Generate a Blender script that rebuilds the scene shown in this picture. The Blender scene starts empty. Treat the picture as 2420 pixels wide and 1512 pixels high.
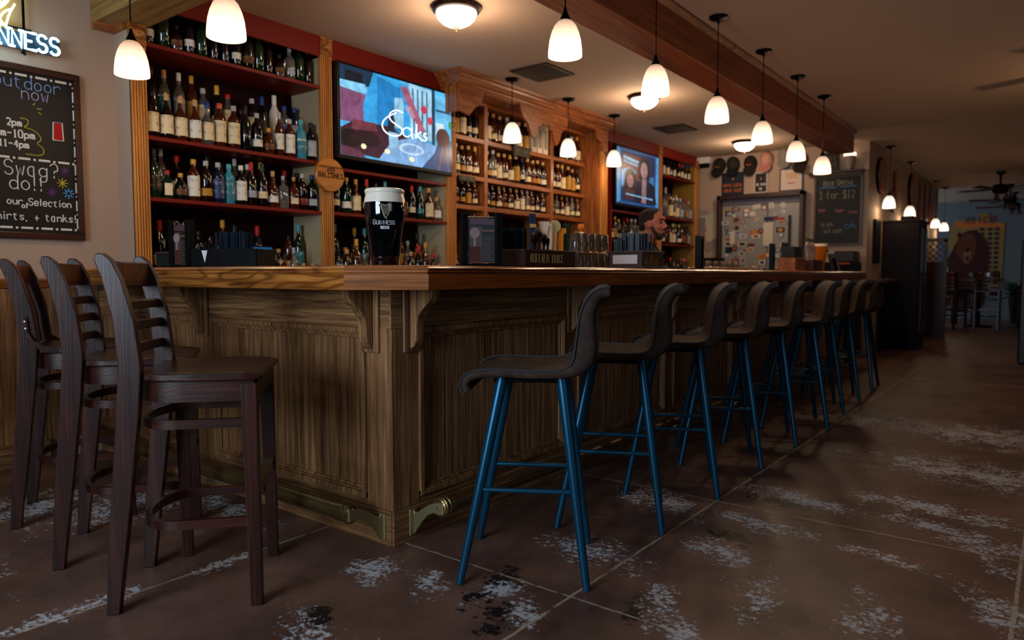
import bpy, bmesh, math, random
from mathutils import Vector, Matrix
R = math.radians; PI = math.pi
SC = bpy.context.scene; COL = SC.collection
random.seed(7)

# ------------------------------------------------------------------ camera
cam = bpy.data.cameras.new('camera'); camo = bpy.data.objects.new('camera', cam); COL.objects.link(camo)
PIT, AZ = R(3.63), R(37.55)
fv = Vector((math.cos(PIT)*math.cos(AZ), math.cos(PIT)*math.sin(AZ), -math.sin(PIT)))
rv = Vector((math.sin(AZ), -math.cos(AZ), 0)); uv_ = rv.cross(fv)
m = Matrix((rv, uv_, -fv)).transposed().to_4x4(); m.translation = (0, 0, 1.04)
camo.matrix_world = m
cam.sensor_width = 36; cam.lens = 1688/2420*36; cam.clip_start = .05; cam.clip_end = 100
cam.dof.use_dof = True; cam.dof.focus_distance = 2.85; cam.dof.aperture_fstop = 2.4
SC.camera = camo

# ------------------------------------------------------------------ view, world
SC.view_settings.view_transform = 'Standard'; SC.view_settings.look = 'None'
SC.view_settings.exposure = 0.2; SC.view_settings.gamma = 1.0; SC.view_settings.use_curve_mapping = False
W = bpy.data.worlds.new('world'); SC.world = W; W.use_nodes = True
W.node_tree.nodes['Background'].inputs[0].default_value = (.55, .75, 1, 1)
W.node_tree.nodes['Background'].inputs[1].default_value = 1.0

# ------------------------------------------------------------------ large lights: daylight through the street window, plus an added side fill
def area(name, loc, target, sx, sy, power, color):
    l = bpy.data.lights.new(name, 'AREA'); l.shape = 'RECTANGLE'; l.size = sx; l.size_y = sy
    l.energy = power; l.color = color
    o = bpy.data.objects.new(name, l); COL.objects.link(o); o.location = loc
    d = Vector(target)-Vector(loc); o.rotation_euler = d.to_track_quat('-Z', 'Y').to_euler()
    return o
area('daylight_street_window', (-2.45, 1.35, 1.6), (2, 1.75, .5), 1.9, 1.5, 132, (.70, .85, 1))
area('added_side_fill', (.6, -3.35, 1.9), (1.4, 1, .6), 2.0, 1.4, 1.5, (.65, .82, 1))  # weak fill added from the side, no such window known
def point(name, loc, power, color=(1, .70, .42), r=.05):
    l = bpy.data.lights.new(name, 'POINT'); l.energy = power; l.color = color; l.shadow_soft_size = r
    o = bpy.data.objects.new(name, l); COL.objects.link(o); o.location = loc
    return o

# ------------------------------------------------------------------ materials
def lin(c):
    if isinstance(c, str):
        c = c.lstrip('#'); c = [int(c[i:i+2], 16)/255 for i in (0, 2, 4)]
        c = [x/12.92 if x <= .04045 else ((x+.055)/1.055)**2.4 for x in c]
    return (c[0], c[1], c[2], 1)
MC = {}
def M(name, col, rough=.5, metal=0, es=0, trans=0, coat=0, spec=.3, bump=0, bscale=200):
    if name in MC: return MC[name]
    mt = bpy.data.materials.new(name); mt.use_nodes = True; b = mt.node_tree.nodes['Principled BSDF']
    b.inputs['Base Color'].default_value = lin(col); b.inputs['Roughness'].default_value = rough
    b.inputs['Metallic'].default_value = metal; b.inputs['Transmission Weight'].default_value = trans
    b.inputs['Coat Weight'].default_value = coat; b.inputs['Specular IOR Level'].default_value = .35; b.inputs['Specular IOR Level'].default_value = spec
    if es:
        b.inputs['Emission Color'].default_value = lin(col); b.inputs['Emission Strength'].default_value = es
    if bump:
        N = mt.node_tree; n = N.nodes.new('ShaderNodeTexNoise'); n.inputs['Scale'].default_value = bscale
        bp = N.nodes.new('ShaderNodeBump'); bp.inputs['Strength'].default_value = bump; bp.inputs['Distance'].default_value = .004
        tc = N.nodes.new('ShaderNodeTexCoord'); N.links.new(tc.outputs['Object'], n.inputs['Vector'])
        N.links.new(n.outputs['Fac'], bp.inputs['Height']); N.links.new(bp.outputs[0], b.inputs['Normal'])
    MC[name] = mt; return mt
def ramp(N, fac, stops):
    r = N.nodes.new('ShaderNodeValToRGB'); e = r.color_ramp.elements
    while len(e) < len(stops): e.new(.5)
    for i, (p, c) in enumerate(stops): e[i].position = p; e[i].color = lin(c)
    N.links.new(fac, r.inputs[0]); return r.outputs[0]
def mixc(N, fac, a, b, mode='MIX'):
    x = N.nodes.new('ShaderNodeMix'); x.data_type = 'RGBA'; x.blend_type = mode
    for s, v in ((0, fac), (6, a), (7, b)):
        if isinstance(v, (int, float)): x.inputs[s].default_value = v
        elif isinstance(v, (tuple, str)): x.inputs[s].default_value = lin(v)
        else: N.links.new(v, x.inputs[s])
    return x.outputs[2]
def math_(N, op, a, b=None, c=None, clamp=False):
    x = N.nodes.new('ShaderNodeMath'); x.operation = op; x.use_clamp = clamp
    for i, v in enumerate((a, b, c)):
        if v is None: continue
        if isinstance(v, (int, float)): x.inputs[i].default_value = v
        else: N.links.new(v, x.inputs[i])
    return x.outputs[0]
def noise(N, vec, scale, detail=4, rough=.6, dist=0):
    n = N.nodes.new('ShaderNodeTexNoise'); n.inputs['Scale'].default_value = scale; n.inputs['Detail'].default_value = detail
    n.inputs['Roughness'].default_value = rough; n.inputs['Distortion'].default_value = dist
    N.links.new(vec, n.inputs['Vector']); return n.outputs['Fac']
def mapped(N, scale=(1, 1, 1), rot=(0, 0, 0), loc=(0, 0, 0), pre=0):
    tc = N.nodes.new('ShaderNodeTexCoord'); mp = N.nodes.new('ShaderNodeMapping')
    mp.inputs['Scale'].default_value = scale; mp.inputs['Rotation'].default_value = rot; mp.inputs['Location'].default_value = loc
    src = tc.outputs['Object']
    if pre:
        m0 = N.nodes.new('ShaderNodeMapping'); m0.inputs['Rotation'].default_value = (0, 0, pre); N.links.new(src, m0.inputs['Vector']); src = m0.outputs[0]
    N.links.new(src, mp.inputs['Vector']); return mp.outputs[0]
def wood(name, dark, mid, light, axis='x', rough=.35, coat=.2, fine=1.0, cath=0.5, pre=0):
    """oak-like grain running along one axis, in object space"""
    if name in MC: return MC[name]
    mt = bpy.data.materials.new(name); mt.use_nodes = True; N = mt.node_tree; b = N.nodes['Principled BSDF']
    s = [44*fine]*3; s['xyz'.index(axis)] = 1.6*fine
    v = mapped(N, s, pre=pre); f = noise(N, v, 1.0, 6, .65)
    s2 = [5*fine]*3; s2['xyz'.index(axis)] = .7*fine
    v2 = mapped(N, s2, pre=pre); n2 = noise(N, v2, 1.0, 2, .5, .6)
    rings = math_(N, 'SINE', math_(N, 'MULTIPLY', n2, 95*cath+20))
    rings = math_(N, 'MULTIPLY_ADD', rings, .5, .5)
    rings = math_(N, 'POWER', rings, 3)
    s3 = [230*fine]*3; s3['xyz'.index(axis)] = 5*fine
    pores = noise(N, mapped(N, s3, pre=pre), 1.0, 3, .6)
    c = ramp(N, f, [(.3, dark), (.5, mid), (.72, light)])
    c = mixc(N, math_(N, 'MULTIPLY', rings, cath), c, dark)
    c = mixc(N, math_(N, 'MULTIPLY', math_(N, 'GREATER_THAN', pores, .6), .35), c, dark)
    N.links.new(c, b.inputs['Base Color']); b.inputs['Roughness'].default_value = rough
    b.inputs['Coat Weight'].default_value = coat; b.inputs['Specular IOR Level'].default_value = .35; b.inputs['Coat Roughness'].default_value = .25
    bp = N.nodes.new('ShaderNodeBump'); bp.inputs['Strength'].default_value = .25; bp.inputs['Distance'].default_value = .002
    N.links.new(pores, bp.inputs['Height']); N.links.new(bp.outputs[0], b.inputs['Normal'])
    MC[name] = mt; return mt
OAK = {a: wood('oak_golden_'+a, '#5c2e0e', '#a8682a', '#c4843f', a, .3, .2, 1, .8) for a in 'xyz'}
BEAMF = wood('beam_oak_face', '#6a4a26', '#94703e', '#a8834c', 'y', .5, 0, .8, .12)
BEAMU = wood('beam_oak_long', '#55240e', '#8a4119', '#a05426', 'x', .45, .05, .8, .3)
PIL = wood('fluted_oak', '#8a4e1c', '#c17f38', '#d69a52', 'z', .4, .1, 1, .2)
OAKR = {a: wood('oak_red_'+a, '#5c2b10', '#925124', '#ae6b36', a, .38, .15) for a in 'xyz'}
OLD = {a: wood('oak_worn_'+a, '#3c2413', '#7a5433', '#a87c50', a, .5, .06, 1.5, .22) for a in 'xyz'}
MAH = {a: wood('mahogany_'+a, '#150805', '#30130c', '#4a2015', a, .34, .12, 1, .25) for a in 'xyz'}
RED = M('red_paint', '#6e150b', .5, bump=.1, spec=.2)
REDD = M('deep_red_backing', '#1c0605', .7, spec=.08)
CREAM = M('cream_painted_side', '#a89878', .6)
BLK = M('black_plastic', '#070708', .5, spec=.08)
BLKM = M('black_metal', '#0a0908', .35, .8)
WALL = M('wall_paint', '#a88f7c', .8, bump=.35, bscale=120)
WALLD = M('dark_unseen_wall', '#40352e', .85)  # for the unseen walls, darkened to cut their bounce light
CEIL = M('ceiling_paint', '#bba28e', .85, bump=.15, bscale=150)
BRASS = M('aged_brass', '#86704a', .32, .9, bump=.15, bscale=90)
BRASSL = M('pale_worn_brass', '#a39a72', .42, .85, bump=.25, bscale=250)
TEALM = M('blue_green_metal', '#12455e', .3, .55)
WHITE = M('white_enamel', '#e8e2d6', .35)
CHROME = M('chrome', '#cfcfcf', .15, 1)

def floor_mat():
    mt = bpy.data.materials.new('stained_concrete'); mt.use_nodes = True; N = mt.node_tree; b = N.nodes['Principled BSDF']
    tc = N.nodes.new('ShaderNodeTexCoord'); P = tc.outputs['Object']
    sp = N.nodes.new('ShaderNodeSeparateXYZ'); N.links.new(P, sp.inputs[0]); X, Y = sp.outputs[0], sp.outputs[1]
    base = ramp(N, noise(N, P, 2.2, 8, .62), [(.3, '#402a21'), (.5, '#5e4338'), (.7, '#745447')])
    def blobs(lst):
        out = None
        for (x, y, rx, ry, a) in lst:
            ca, sa = math.cos(R(a)), math.sin(R(a))
            dx = math_(N, 'SUBTRACT', X, x); dy = math_(N, 'SUBTRACT', Y, y)
            u = math_(N, 'ADD', math_(N, 'MULTIPLY', dx, ca/rx), math_(N, 'MULTIPLY', dy, sa/rx))
            v = math_(N, 'ADD', math_(N, 'MULTIPLY', dx, -sa/ry), math_(N, 'MULTIPLY', dy, ca/ry))
            d = math_(N, 'SQRT', math_(N, 'ADD', math_(N, 'MULTIPLY', u, u), math_(N, 'MULTIPLY', v, v)))
            k = math_(N, 'SUBTRACT', 1.0, d, clamp=True)
            out = k if out is None else math_(N, 'MAXIMUM', out, k)
        return out
    # worn white patches (long streaks run along the room) and black adhesive patches
    WB = [(1.64, 1.88, .22, .12, 40), (1.25, 1.74, .2, .09, 60), (1.72, 1.28, .16, .10, 30), (2.28, 1.36, .32, .17, 75), (1.80, 1.43, .12, .09, 0),
          (2.02, .96, .28, .09, 25), (2.30, .75, .3, .09, 10), (2.57, .99, .24, .12, 60), (2.94, .95, .34, .12, 80), (2.3, .42, .3, .12, 20),
          (3.32, .31, .5, .14, 60), (3.09, .18, .3, .09, 30), (3.62, .42, .5, .18, 80), (1.88, .84, .2, .08, 30), (.9, 2.40, .3, .06, 0),
          (1.16, 3.63, .6, .3, 0), (.82, 2.39, .3, .08, 0), (1.71, 1.68, .18, .1, 60), (2.87, .46, .25, .08, 80), (3.4, .91, .4, .16, 80),
          (2.63, .13, .25, .12, 20), (3.0, 1.45, .4, .2, 70), (1.45, 3.3, .5, .3, 0), (4.4, .3, .9, .4, 80), (1.7, 2.9, .5, .12, 90), (1.35, 2.36, .25, .05, 0),
          (5.5, .5, 1.5, .5, 80), (1.0, 1.4, .4, .3, 0), (.5, 3.0, .5, .3, 0)]
    BB = [(1.86, 1.47, .16, .10, 30), (1.64, 1.32, .17, .09, 20), (2.72, 1.0, .2, .09, 60), (1.95, 1.02, .14, .06, 20), (1.31, 1.75, .14, .06, 50), (1.72, 1.45, .14, .08, 0),
          (3.3, .95, .3, .12, 80)]
    wb = blobs(WB); bb = blobs(BB)
    mp = N.nodes.new('ShaderNodeMapping'); mp.inputs['Scale'].default_value = (38, 13, 1); mp.inputs['Rotation'].default_value = (0, 0, R(12))
    N.links.new(P, mp.inputs[0]); st = noise(N, mp.outputs[0], 1, 9, .72, .4)
    big = noise(N, P, 7, 5, .6, .3)
    mp2 = N.nodes.new('ShaderNodeMapping'); mp2.inputs['Scale'].default_value = (120, 48, 1); mp2.inputs['Rotation'].default_value = (0, 0, R(12))
    N.links.new(P, mp2.inputs[0]); st2 = noise(N, mp2.outputs[0], 1, 5, .7, .6); big2 = noise(N, P, 11, 3, .5)
    wv = math_(N, 'ADD', math_(N, 'MULTIPLY', math_(N, 'POWER', wb, .7), .17), math_(N, 'ADD', math_(N, 'MULTIPLY', st, .46), math_(N, 'ADD', math_(N, 'MULTIPLY', st2, .38), math_(N, 'MULTIPLY', big2, .22))))
    wm = math_(N, 'MULTIPLY', math_(N, 'SUBTRACT', wv, .622), 11, clamp=True)
    bv = math_(N, 'ADD', math_(N, 'MULTIPLY', bb, .4), math_(N, 'ADD', math_(N, 'MULTIPLY', noise(N, P, 26, 8, .72, .4), .7), math_(N, 'MULTIPLY', big, .3)))
    bm = math_(N, 'MULTIPLY', math_(N, 'SUBTRACT', bv, .64), 16, clamp=True)
    def cen(x, k): return math_(N, 'MULTIPLY', math_(N, 'SUBTRACT', x, .5), k)
    def plus(*l):
        o = l[0]
        for q in l[1:]: o = math_(N, 'ADD', o, q)
        return o
    frac = noise(N, P, 55, 9, .72, .5); frb = noise(N, mapped(N, loc=(3, 7, 0)), 40, 9, .7, .6)
    wv = plus(math_(N, 'MULTIPLY', math_(N, 'POWER', wb, .55), .36), cen(frac, 1.3), cen(st, .8), cen(big, .7))
    wm = math_(N, 'MULTIPLY', math_(N, 'SUBTRACT', wv, .26), 9, clamp=True)
    bv = plus(math_(N, 'MULTIPLY', math_(N, 'POWER', bb, .55), .44), cen(frb, 1.2), cen(st, .5), cen(big2, .7))
    bm = math_(N, 'MULTIPLY', math_(N, 'SUBTRACT', bv, .27), 12, clamp=True)
    specks = math_(N, 'MULTIPLY', math_(N, 'SUBTRACT', noise(N, P, 60, 3, .5), .72), 25, clamp=True)
    # saw cuts
    def cut(C, start, pitch, w):
        k = math_(N, 'DIVIDE', math_(N, 'SUBTRACT', C, start), pitch)
        fr = math_(N, 'ABSOLUTE', math_(N, 'SUBTRACT', k, math_(N, 'ROUND', k)))
        return math_(N, 'LESS_THAN', math_(N, 'MULTIPLY', fr, pitch), w)
    wob = math_(N, 'MULTIPLY', math_(N, 'SUBTRACT', noise(N, P, 25, 3), .5), .012)
    cx = cut(math_(N, 'ADD', X, wob), 1.9, 1.235, .0045); cy = cut(math_(N, 'ADD', Y, wob), 1.222, 1.145, .0058)
    cm = math_(N, 'MULTIPLY', math_(N, 'MAXIMUM', cx, cy), math_(N, 'MULTIPLY', math_(N, 'SUBTRACT', noise(N, P, 12, 4), .36), 8, clamp=True))
    c = mixc(N, bm, base, '#0c0c0e')
    c = mixc(N, math_(N, 'MULTIPLY', wm, .9), c, '#b4b6ba')
    c = mixc(N, math_(N, 'MULTIPLY', specks, .6), c, '#9a9a98')
    c = mixc(N, math_(N, 'MULTIPLY', cm, .8), c, '#a99a88')
    N.links.new(c, b.inputs['Base Color'])
    rg = math_(N, 'MULTIPLY_ADD', wm, .25, math_(N, 'MULTIPLY_ADD', big, .3, .28)); N.links.new(rg, b.inputs['Roughness'])
    bp = N.nodes.new('ShaderNodeBump'); bp.inputs['Strength'].default_value = .35; bp.inputs['Distance'].default_value = .003
    N.links.new(math_(N, 'SUBTRACT', st, math_(N, 'MULTIPLY', cm, 1.5)), bp.inputs['Height']); N.links.new(bp.outputs[0], b.inputs['Normal'])
    return mt

# ------------------------------------------------------------------ mesh builder
def frame(o, x, z):
    """matrix with local x along x, local z along z, local y = z cross x, at origin o"""
    x = Vector(x).normalized(); z = Vector(z).normalized(); y = z.cross(x)
    mm = Matrix((x, y, z)).transposed().to_4x4(); mm.translation = o; return mm
class MB:
    def __init__(s): s.v = []; s.f = []; s.mi = []; s.T = Matrix()
    def add(s, vs, fs, k=0):
        n = len(s.v); s.v += [tuple(s.T @ Vector(p)) for p in vs]; s.f += [tuple(i+n for i in f) for f in fs]; s.mi += [k]*len(fs)
        return s
    def box(s, x0, x1, y0, y1, z0, z1, k=0):
        vs = [(x, y, z) for x in (x0, x1) for y in (y0, y1) for z in (z0, z1)]
        return s.add(vs, [(0, 1, 3, 2), (4, 6, 7, 5), (0, 4, 5, 1), (2, 3, 7, 6), (0, 2, 6, 4), (1, 5, 7, 3)], k)
    def prism(s, poly, z0, z1, k=0):
        """poly in local xy extruded along z"""
        n = len(poly); vs = [(x, y, z0) for x, y in poly]+[(x, y, z1) for x, y in poly]
        fs = [tuple(reversed(range(n))), tuple(range(n, 2*n))]+[(i, (i+1) % n, (i+1) % n+n, i+n) for i in range(n)]
        return s.add(vs, fs, k)
    def lathe(s, prof, n=24, k=0, sq=0, cap=True, o=(0, 0, 0)):
        vs = []; fs = []
        for r, z in prof:
            for i in range(n):
                a = 2*PI*i/n; c, d = math.cos(a), math.sin(a)
                q = 1
                if sq: q = (abs(c)**sq+abs(d)**sq)**(-1/sq)
                vs.append((o[0]+r*c*q, o[1]+r*d*q, o[2]+z))
        for j in range(len(prof)-1):
            for i in range(n):
                i2 = (i+1) % n; fs.append((j*n+i, j*n+i2, (j+1)*n+i2, (j+1)*n+i))
        if cap: fs.append(tuple(reversed(range(n)))); fs.append(tuple(range((len(prof)-1)*n, len(prof)*n)))
        return s.add(vs, fs, k)
    def tube(s, pts, rad, n=8, k=0, closed=False):
        pts = [Vector(p) for p in pts]; L = len(pts)
        if not hasattr(rad, '__len__'): rad = [rad]*L
        vs = []; fs = []; ref = None
        for i, p in enumerate(pts):
            a = pts[(i-1) % L] if (i or closed) else p; b = pts[(i+1) % L] if (i < L-1 or closed) else p
            t = (b-a).normalized() if (b-a).length > 1e-9 else Vector((0, 0, 1))
            if ref is None: ref = t.orthogonal().normalized()
            ref = (ref-t*ref.dot(t)); ref = ref.normalized() if ref.length > 1e-6 else t.orthogonal().normalized()
            w = t.cross(ref)
            for j in range(n):
                an = 2*PI*j/n; vs.append(tuple(p+(ref*math.cos(an)+w*math.sin(an))*rad[i]))
        for i in range(L if closed else L-1):
            for j in range(n):
                j2 = (j+1) % n; i2 = (i+1) % L; fs.append((i*n+j, i*n+j2, i2*n+j2, i2*n+j))
        if not closed: fs.append(tuple(reversed(range(n)))); fs.append(tuple(range((L-1)*n, L*n)))
        return s.add(vs, fs, k)
    def ell(s, c, r, n=16, k=0, rot=None):
        vs = []; fs = []; h = n//2; q = Matrix.Identity(3) if rot is None else rot
        for j in range(h+1):
            for i in range(n):
                a = 2*PI*i/n; b = PI*j/h
                p = q @ Vector((r[0]*math.sin(b)*math.cos(a), r[1]*math.sin(b)*math.sin(a), r[2]*math.cos(b)))
                vs.append((c[0]+p.x, c[1]+p.y, c[2]+p.z))
        for j in range(h):
            for i in range(n):
                i2 = (i+1) % n; fs.append((j*n+i, (j+1)*n+i, (j+1)*n+i2, j*n+i2))
        return s.add(vs, fs, k)
    def sweep(s, prof, path, k=0, closed=False):
        """prof = [(out, z)], path = [(x, y)] ; 'out' lies to the right of travel, mitred corners"""
        P = [Vector(p) for p in path]; L = len(P); vs = []; fs = []; n = len(prof)
        for i, p in enumerate(P):
            d0 = (P[i]-P[i-1]).normalized() if (i or closed) else None
            d1 = (P[(i+1) % L]-P[i]).normalized() if (i < L-1 or closed) else None
            d0 = d0 or d1; d1 = d1 or d0
            n0 = Vector((d0.y, -d0.x)); n1 = Vector((d1.y, -d1.x)); b = (n0+n1)
            b = b/(b.dot(n0)) if b.length > 1e-6 else n0
            for o, z in prof: vs.append((p.x+b.x*o, p.y+b.y*o, z))
        for i in range(L if closed else L-1):
            for j in range(n):
                j2 = (j+1) % n; i2 = (i+1) % L; fs.append((i*n+j, i2*n+j, i2*n+j2, i*n+j2))
        if not closed: fs.append(tuple(range(n))); fs.append(tuple(reversed(range((L-1)*n, L*n))))
        return s.add(vs, fs, k)
    def mesh(s, name):
        me = bpy.data.meshes.new(name); me.from_pydata(s.v, [], s.f); me.update()
        bm = bmesh.new(); bm.from_mesh(me); bmesh.ops.recalc_face_normals(bm, faces=bm.faces); bm.to_mesh(me); bm.free()
        for p, k in zip(me.polygons, s.mi): p.material_index = k
        return me
    def build(s, name, mats, parent=None, smooth=False, bevel=0, seg=2, loc=None):
        me = s.mesh(name)
        for mt in (mats if isinstance(mats, (list, tuple)) else [mats]): me.materials.append(mt)
        o = bpy.data.objects.new(name, me); COL.objects.link(o)
        if parent: o.parent = parent
        if loc: o.location = loc
        if smooth: shade(me)
        if bevel:
            md = o.modifiers.new('bevel', 'BEVEL'); md.width = bevel; md.segments = seg; md.limit_method = 'ANGLE'; md.angle_limit = R(40)
            md.harden_normals = False
        return o
def shade(me, ang=40):
    me.polygons.foreach_set('use_smooth', [True]*len(me.polygons))
    bm = bmesh.new(); bm.from_mesh(me)
    for e in bm.edges:
        if len(e.link_faces) == 2 and e.calc_face_angle(0) > R(ang): e.smooth = False
    bm.to_mesh(me); bm.free()
def tag(o, label=None, cat=None, group=None, kind=None):
    if label: o['label'] = label
    if cat: o['category'] = cat
    if group: o['group'] = group
    if kind: o['kind'] = kind
    return o
def thing(name, label, cat, loc=(0, 0, 0), rz=0, group=None):
    o = bpy.data.objects.new(name, None); COL.objects.link(o); o.location = loc; o.rotation_euler = (0, 0, rz)
    o.empty_display_size = .1
    return tag(o, label, cat, group)
def dup(o, loc=None, rz=None, label=None, group=None, parent=None):
    c = o.copy(); COL.objects.link(c)
    if parent: c.parent = parent
    if loc is not None: c.location = loc
    if rz is not None: c.rotation_euler = (c.rotation_euler[0], c.rotation_euler[1], rz)
    if label: c['label'] = label
    if group: c['group'] = group
    for ch in list(o.children): dup(ch, parent=c)
    return c

# ------------------------------------------------------------------ stroke lettering (grid: baseline y=2, cap height y=8)
GL = {'A': '022842 1434', 'B': '02083847463505 3544433202', 'C': '4738180703123243', 'D': '02082846442202', 'E': '48080242 0535', 'F': '480802 0535',
 'G': '47381807031232434525', 'H': '0802 4842 0545', 'I': '2822', 'K': '0802 480542', 'L': '080242', 'M': '0208244842', 'N': '02084248', 'O': '180703123243473818',
 'P': '02083847463505', 'R': '02083847463505 2542', 'S': '473818070615354443321203', 'T': '0848 2822', 'U': '080312324348', 'V': '082248', 'W': '0812253248',
 'Y': '082548 2522', '0': '180703123243473818', '1': '172822 1232', '2': '07183847450242', '3': '084825354443321203', '4': '380444 3832', '$': '473818070615354443321203 2921',
 'a': '361605031232 3632', 'b': '0802 052645432203', 'c': '45361605031232', 'd': '4842 452605032243', 'e': '04444536160503123243', 'f': '38281712 0636',
 'g': '452605032243 4641301001', 'h': '0802 05264542', 'i': '2622 2827', 'k': '0802 3604 1542', 'l': '2822', 'm': '0602 05162522 25364542', 'n': '0602 05264542',
 'o': '26050322434526', 'p': '0600 052645432203', 'r': '0602 05263645', 's': '45260524432203', 't': '17132232 0636', 'u': '06032243 4642', 'w': '0612253246',
 'x': '0642 4602', 'y': '0622 4610', 'v': '062246', ',': '2211', '.': '2221', '!': '2824 2322', '?': '07183847452524 2322', '+': '0444 2622', '-': '0545', ' ': ''}
NARROW = {'I': 1.6, 'i': 1.6, 'l': 1.6, '!': 1.6, ',': 1.6, '.': 1.4, '1': 3.2, ' ': 3}
def chaikin(p, n=2, closed=False):
    for _ in range(n):
        q = [p[0]]
        for a, b in zip(p, p[1:]):
            q += [(a[0]*.75+b[0]*.25, a[1]*.75+b[1]*.25), (a[0]*.25+b[0]*.75, a[1]*.25+b[1]*.75)]
        q.append(p[-1]); p = q
    return p
CURVY = set('BCDGOPRSUJabcdefghmnoprsu230?')
def strokes(text, h, wide=1.0, serif=0, gap=1.6, smallcaps=False):
    """returns polylines in a plane, cap height h, starting at x=0, and the total width"""
    out = []; x = 0; first = True
    for ch in text:
        sc = 1.0; up = ch
        if smallcaps and ch.islower(): up = ch.upper(); sc = .78
        u = h/6*sc; g = GL.get(up, ''); nar = NARROW.get(up)
        off = (-2+nar/2) if nar and up != ' ' else 0
        for pl in g.split():
            pts = [((int(pl[i])+off)*u*wide, (int(pl[i+1])-2)*u) for i in range(0, len(pl), 2)]
            if up in CURVY: pts = chaikin(pts, 2)
            out.append([(x+a, b) for a, b in pts])
            if serif and up not in 'OCSG':
                for e in (0, -1):
                    a, b = pts[e]
                    if abs(b) < 1e-6 or abs(b-6*u) < 1e-6: out.append([(x+a-serif*u, b), (x+a+serif*u, b)])
        x += ((nar if nar else 4)*wide+gap)*u
    return out, x-gap*h/6
def write(text, h, mapf, r, name, mt, parent, center=True, n=4, **kw):
    pl, w = strokes(text, h, **kw); mb = MB(); ox = -w/2 if center else 0
    for p in pl:
        q = [Vector(mapf(a+ox, b)) for a, b in p]
        if len(q) > 1: mb.tube(q, r, n)
    return mb.build(name, mt, parent)
def plane_map(o, ux, uy=(0, 0, 1)):
    o = Vector(o); ux = Vector(ux).normalized(); uy = Vector(uy).normalized()
    return lambda a, b: o+ux*a+uy*b
ORD = ['first', 'second', 'third', 'fourth', 'fifth', 'sixth', 'seventh', 'eighth', 'ninth', 'tenth', 'eleventh', 'twelfth', 'thirteenth', 'fourteenth', 'fifteenth',
       'sixteenth', 'seventeenth', 'eighteenth', 'nineteenth', 'twentieth', 'twenty-first', 'twenty-second', 'twenty-third', 'twenty-fourth', 'twenty-fifth', 'twenty-sixth']
HC = 2.75
# ------------------------------------------------------------------ the room
def struct(name, mb, mt, **kw): return tag(mb.build(name, mt, **kw), kind='structure')
struct('floor', MB().box(-2.2, 20.2, -5.2, 5.0, -.1, 0), floor_mat())
struct('ceiling', MB().box(-3.2, 20.2, -5.2, 5.0, HC, HC+.1), CEIL)
struct('wall_back', MB().box(-2.2, 1.985, 4.49, 4.62, 0, HC), WALL)
struct('wall_behind_shelves', MB().box(1.985, 10.15, 4.64, 4.74, 0, HC), REDD)
struct('wall_shelf_return', MB().box(1.985, 2.02, 4.302, 4.64, 0, HC), WALL)
struct('wall_far', MB().box(10.15, 10.35, 2.02, 4.74, 0, HC), WALL)
struct('wall_corridor', MB().box(10.35, 16.6, 2.02, 2.2, 0, HC), WALL)
BLUEW = M('blue_grey_wall_paint', '#63686c', .85)
struct('wall_mural', MB().box(20, 20.2, -5.2, 5.0, 0, HC), BLUEW)
struct('wall_right', MB().box(4.5, 20.2, -5.2, -5.0, 0, HC), WALLD)
wl = MB().box(-2.3, -2.2, -3.2, .35, 0, HC).box(-2.3, -2.2, 2.35, 5.0, 0, HC).box(-2.3, -2.2, .35, 2.35, 0, .8).box(-2.3, -2.2, .35, 2.35, 2.4, HC)
struct('wall_left', wl, WALLD)
wf = MB().box(-2.2, -.6, -3.2, -3.0, 0, HC).box(1.8, 4.5, -3.2, -3.0, 0, HC).box(-.6, 1.8, -3.2, -3.0, 0, 1.1).box(-.6, 1.8, -3.2, -3.0, 2.65, HC).box(4.4, 4.5, -5.2, -3.2, 0, HC)
struct('wall_front', wf, WALLD)
def wframe(name, T, w, h):
    mb = MB(); mb.T = T
    for a, b, c, d in ((0, .06, 0, h), (w-.06, w, 0, h), (0, w, 0, .06), (0, w, h-.06, h), (w/2-.02, w/2+.02, 0, h)):
        mb.box(a, b, -.05, .02, c, d)
    struct(name, mb, OLD['z'])
wframe('window_1', frame((-2.22, .35, .8), (0, 1, 0), (0, 0, 1)), 2.0, 1.6)
wframe('window_added_fill', frame((1.8, -3.02, 1.1), (-1, 0, 0), (0, 0, 1)), 2.4, 1.55)  # frame around the opening of the added side fill
# dado panelling of the chalkboard wall
mb = MB().box(-2.2, 1.84, 4.465, 4.489, .12, .965); w = struct('trim_1', mb, OLD['z'])
mb = MB().box(-2.2, 1.55, 4.44, 4.489, 0, .12); struct('baseboard_back', mb, OLD['x'])
mb = MB().sweep([(0, .965), (.03, .97), (.045, 1.0), (.05, 1.012), (0, 1.02)], [(-2.2, 4.489), (1.58, 4.489)]); struct('trim_2', mb, OAKR['x'])
# boxed oak beams over the bar (an L in plan)
BZ = 2.485
mb = MB().box(1.86, 2.10, 2.27, 4.488, BZ, HC-.001)
struct('trim_beam_short', mb, [BEAMF], bevel=.004)
mb = MB().box(1.86, 9.3, 2.02, 2.27, BZ, HC-.001)
struct('trim_beam_long', mb, [BEAMU], bevel=.004)
mb = MB().sweep([(0, 2.70), (.012, 2.70), (.03, 2.735), (.03, 2.749), (0, 2.749)], [(1.86, 2.02), (9.3, 2.02)])
struct('trim_beam_crown', mb, OAKR['x'])
mb = MB().sweep([(-.02, BZ-.035), (.02, BZ-.035), (.03, BZ), (-.02, BZ)], [(1.86, 4.46), (1.99, 4.46), (1.99, 4.32)])
struct('trim_beam_end', mb, OAKR['x'])

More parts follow.
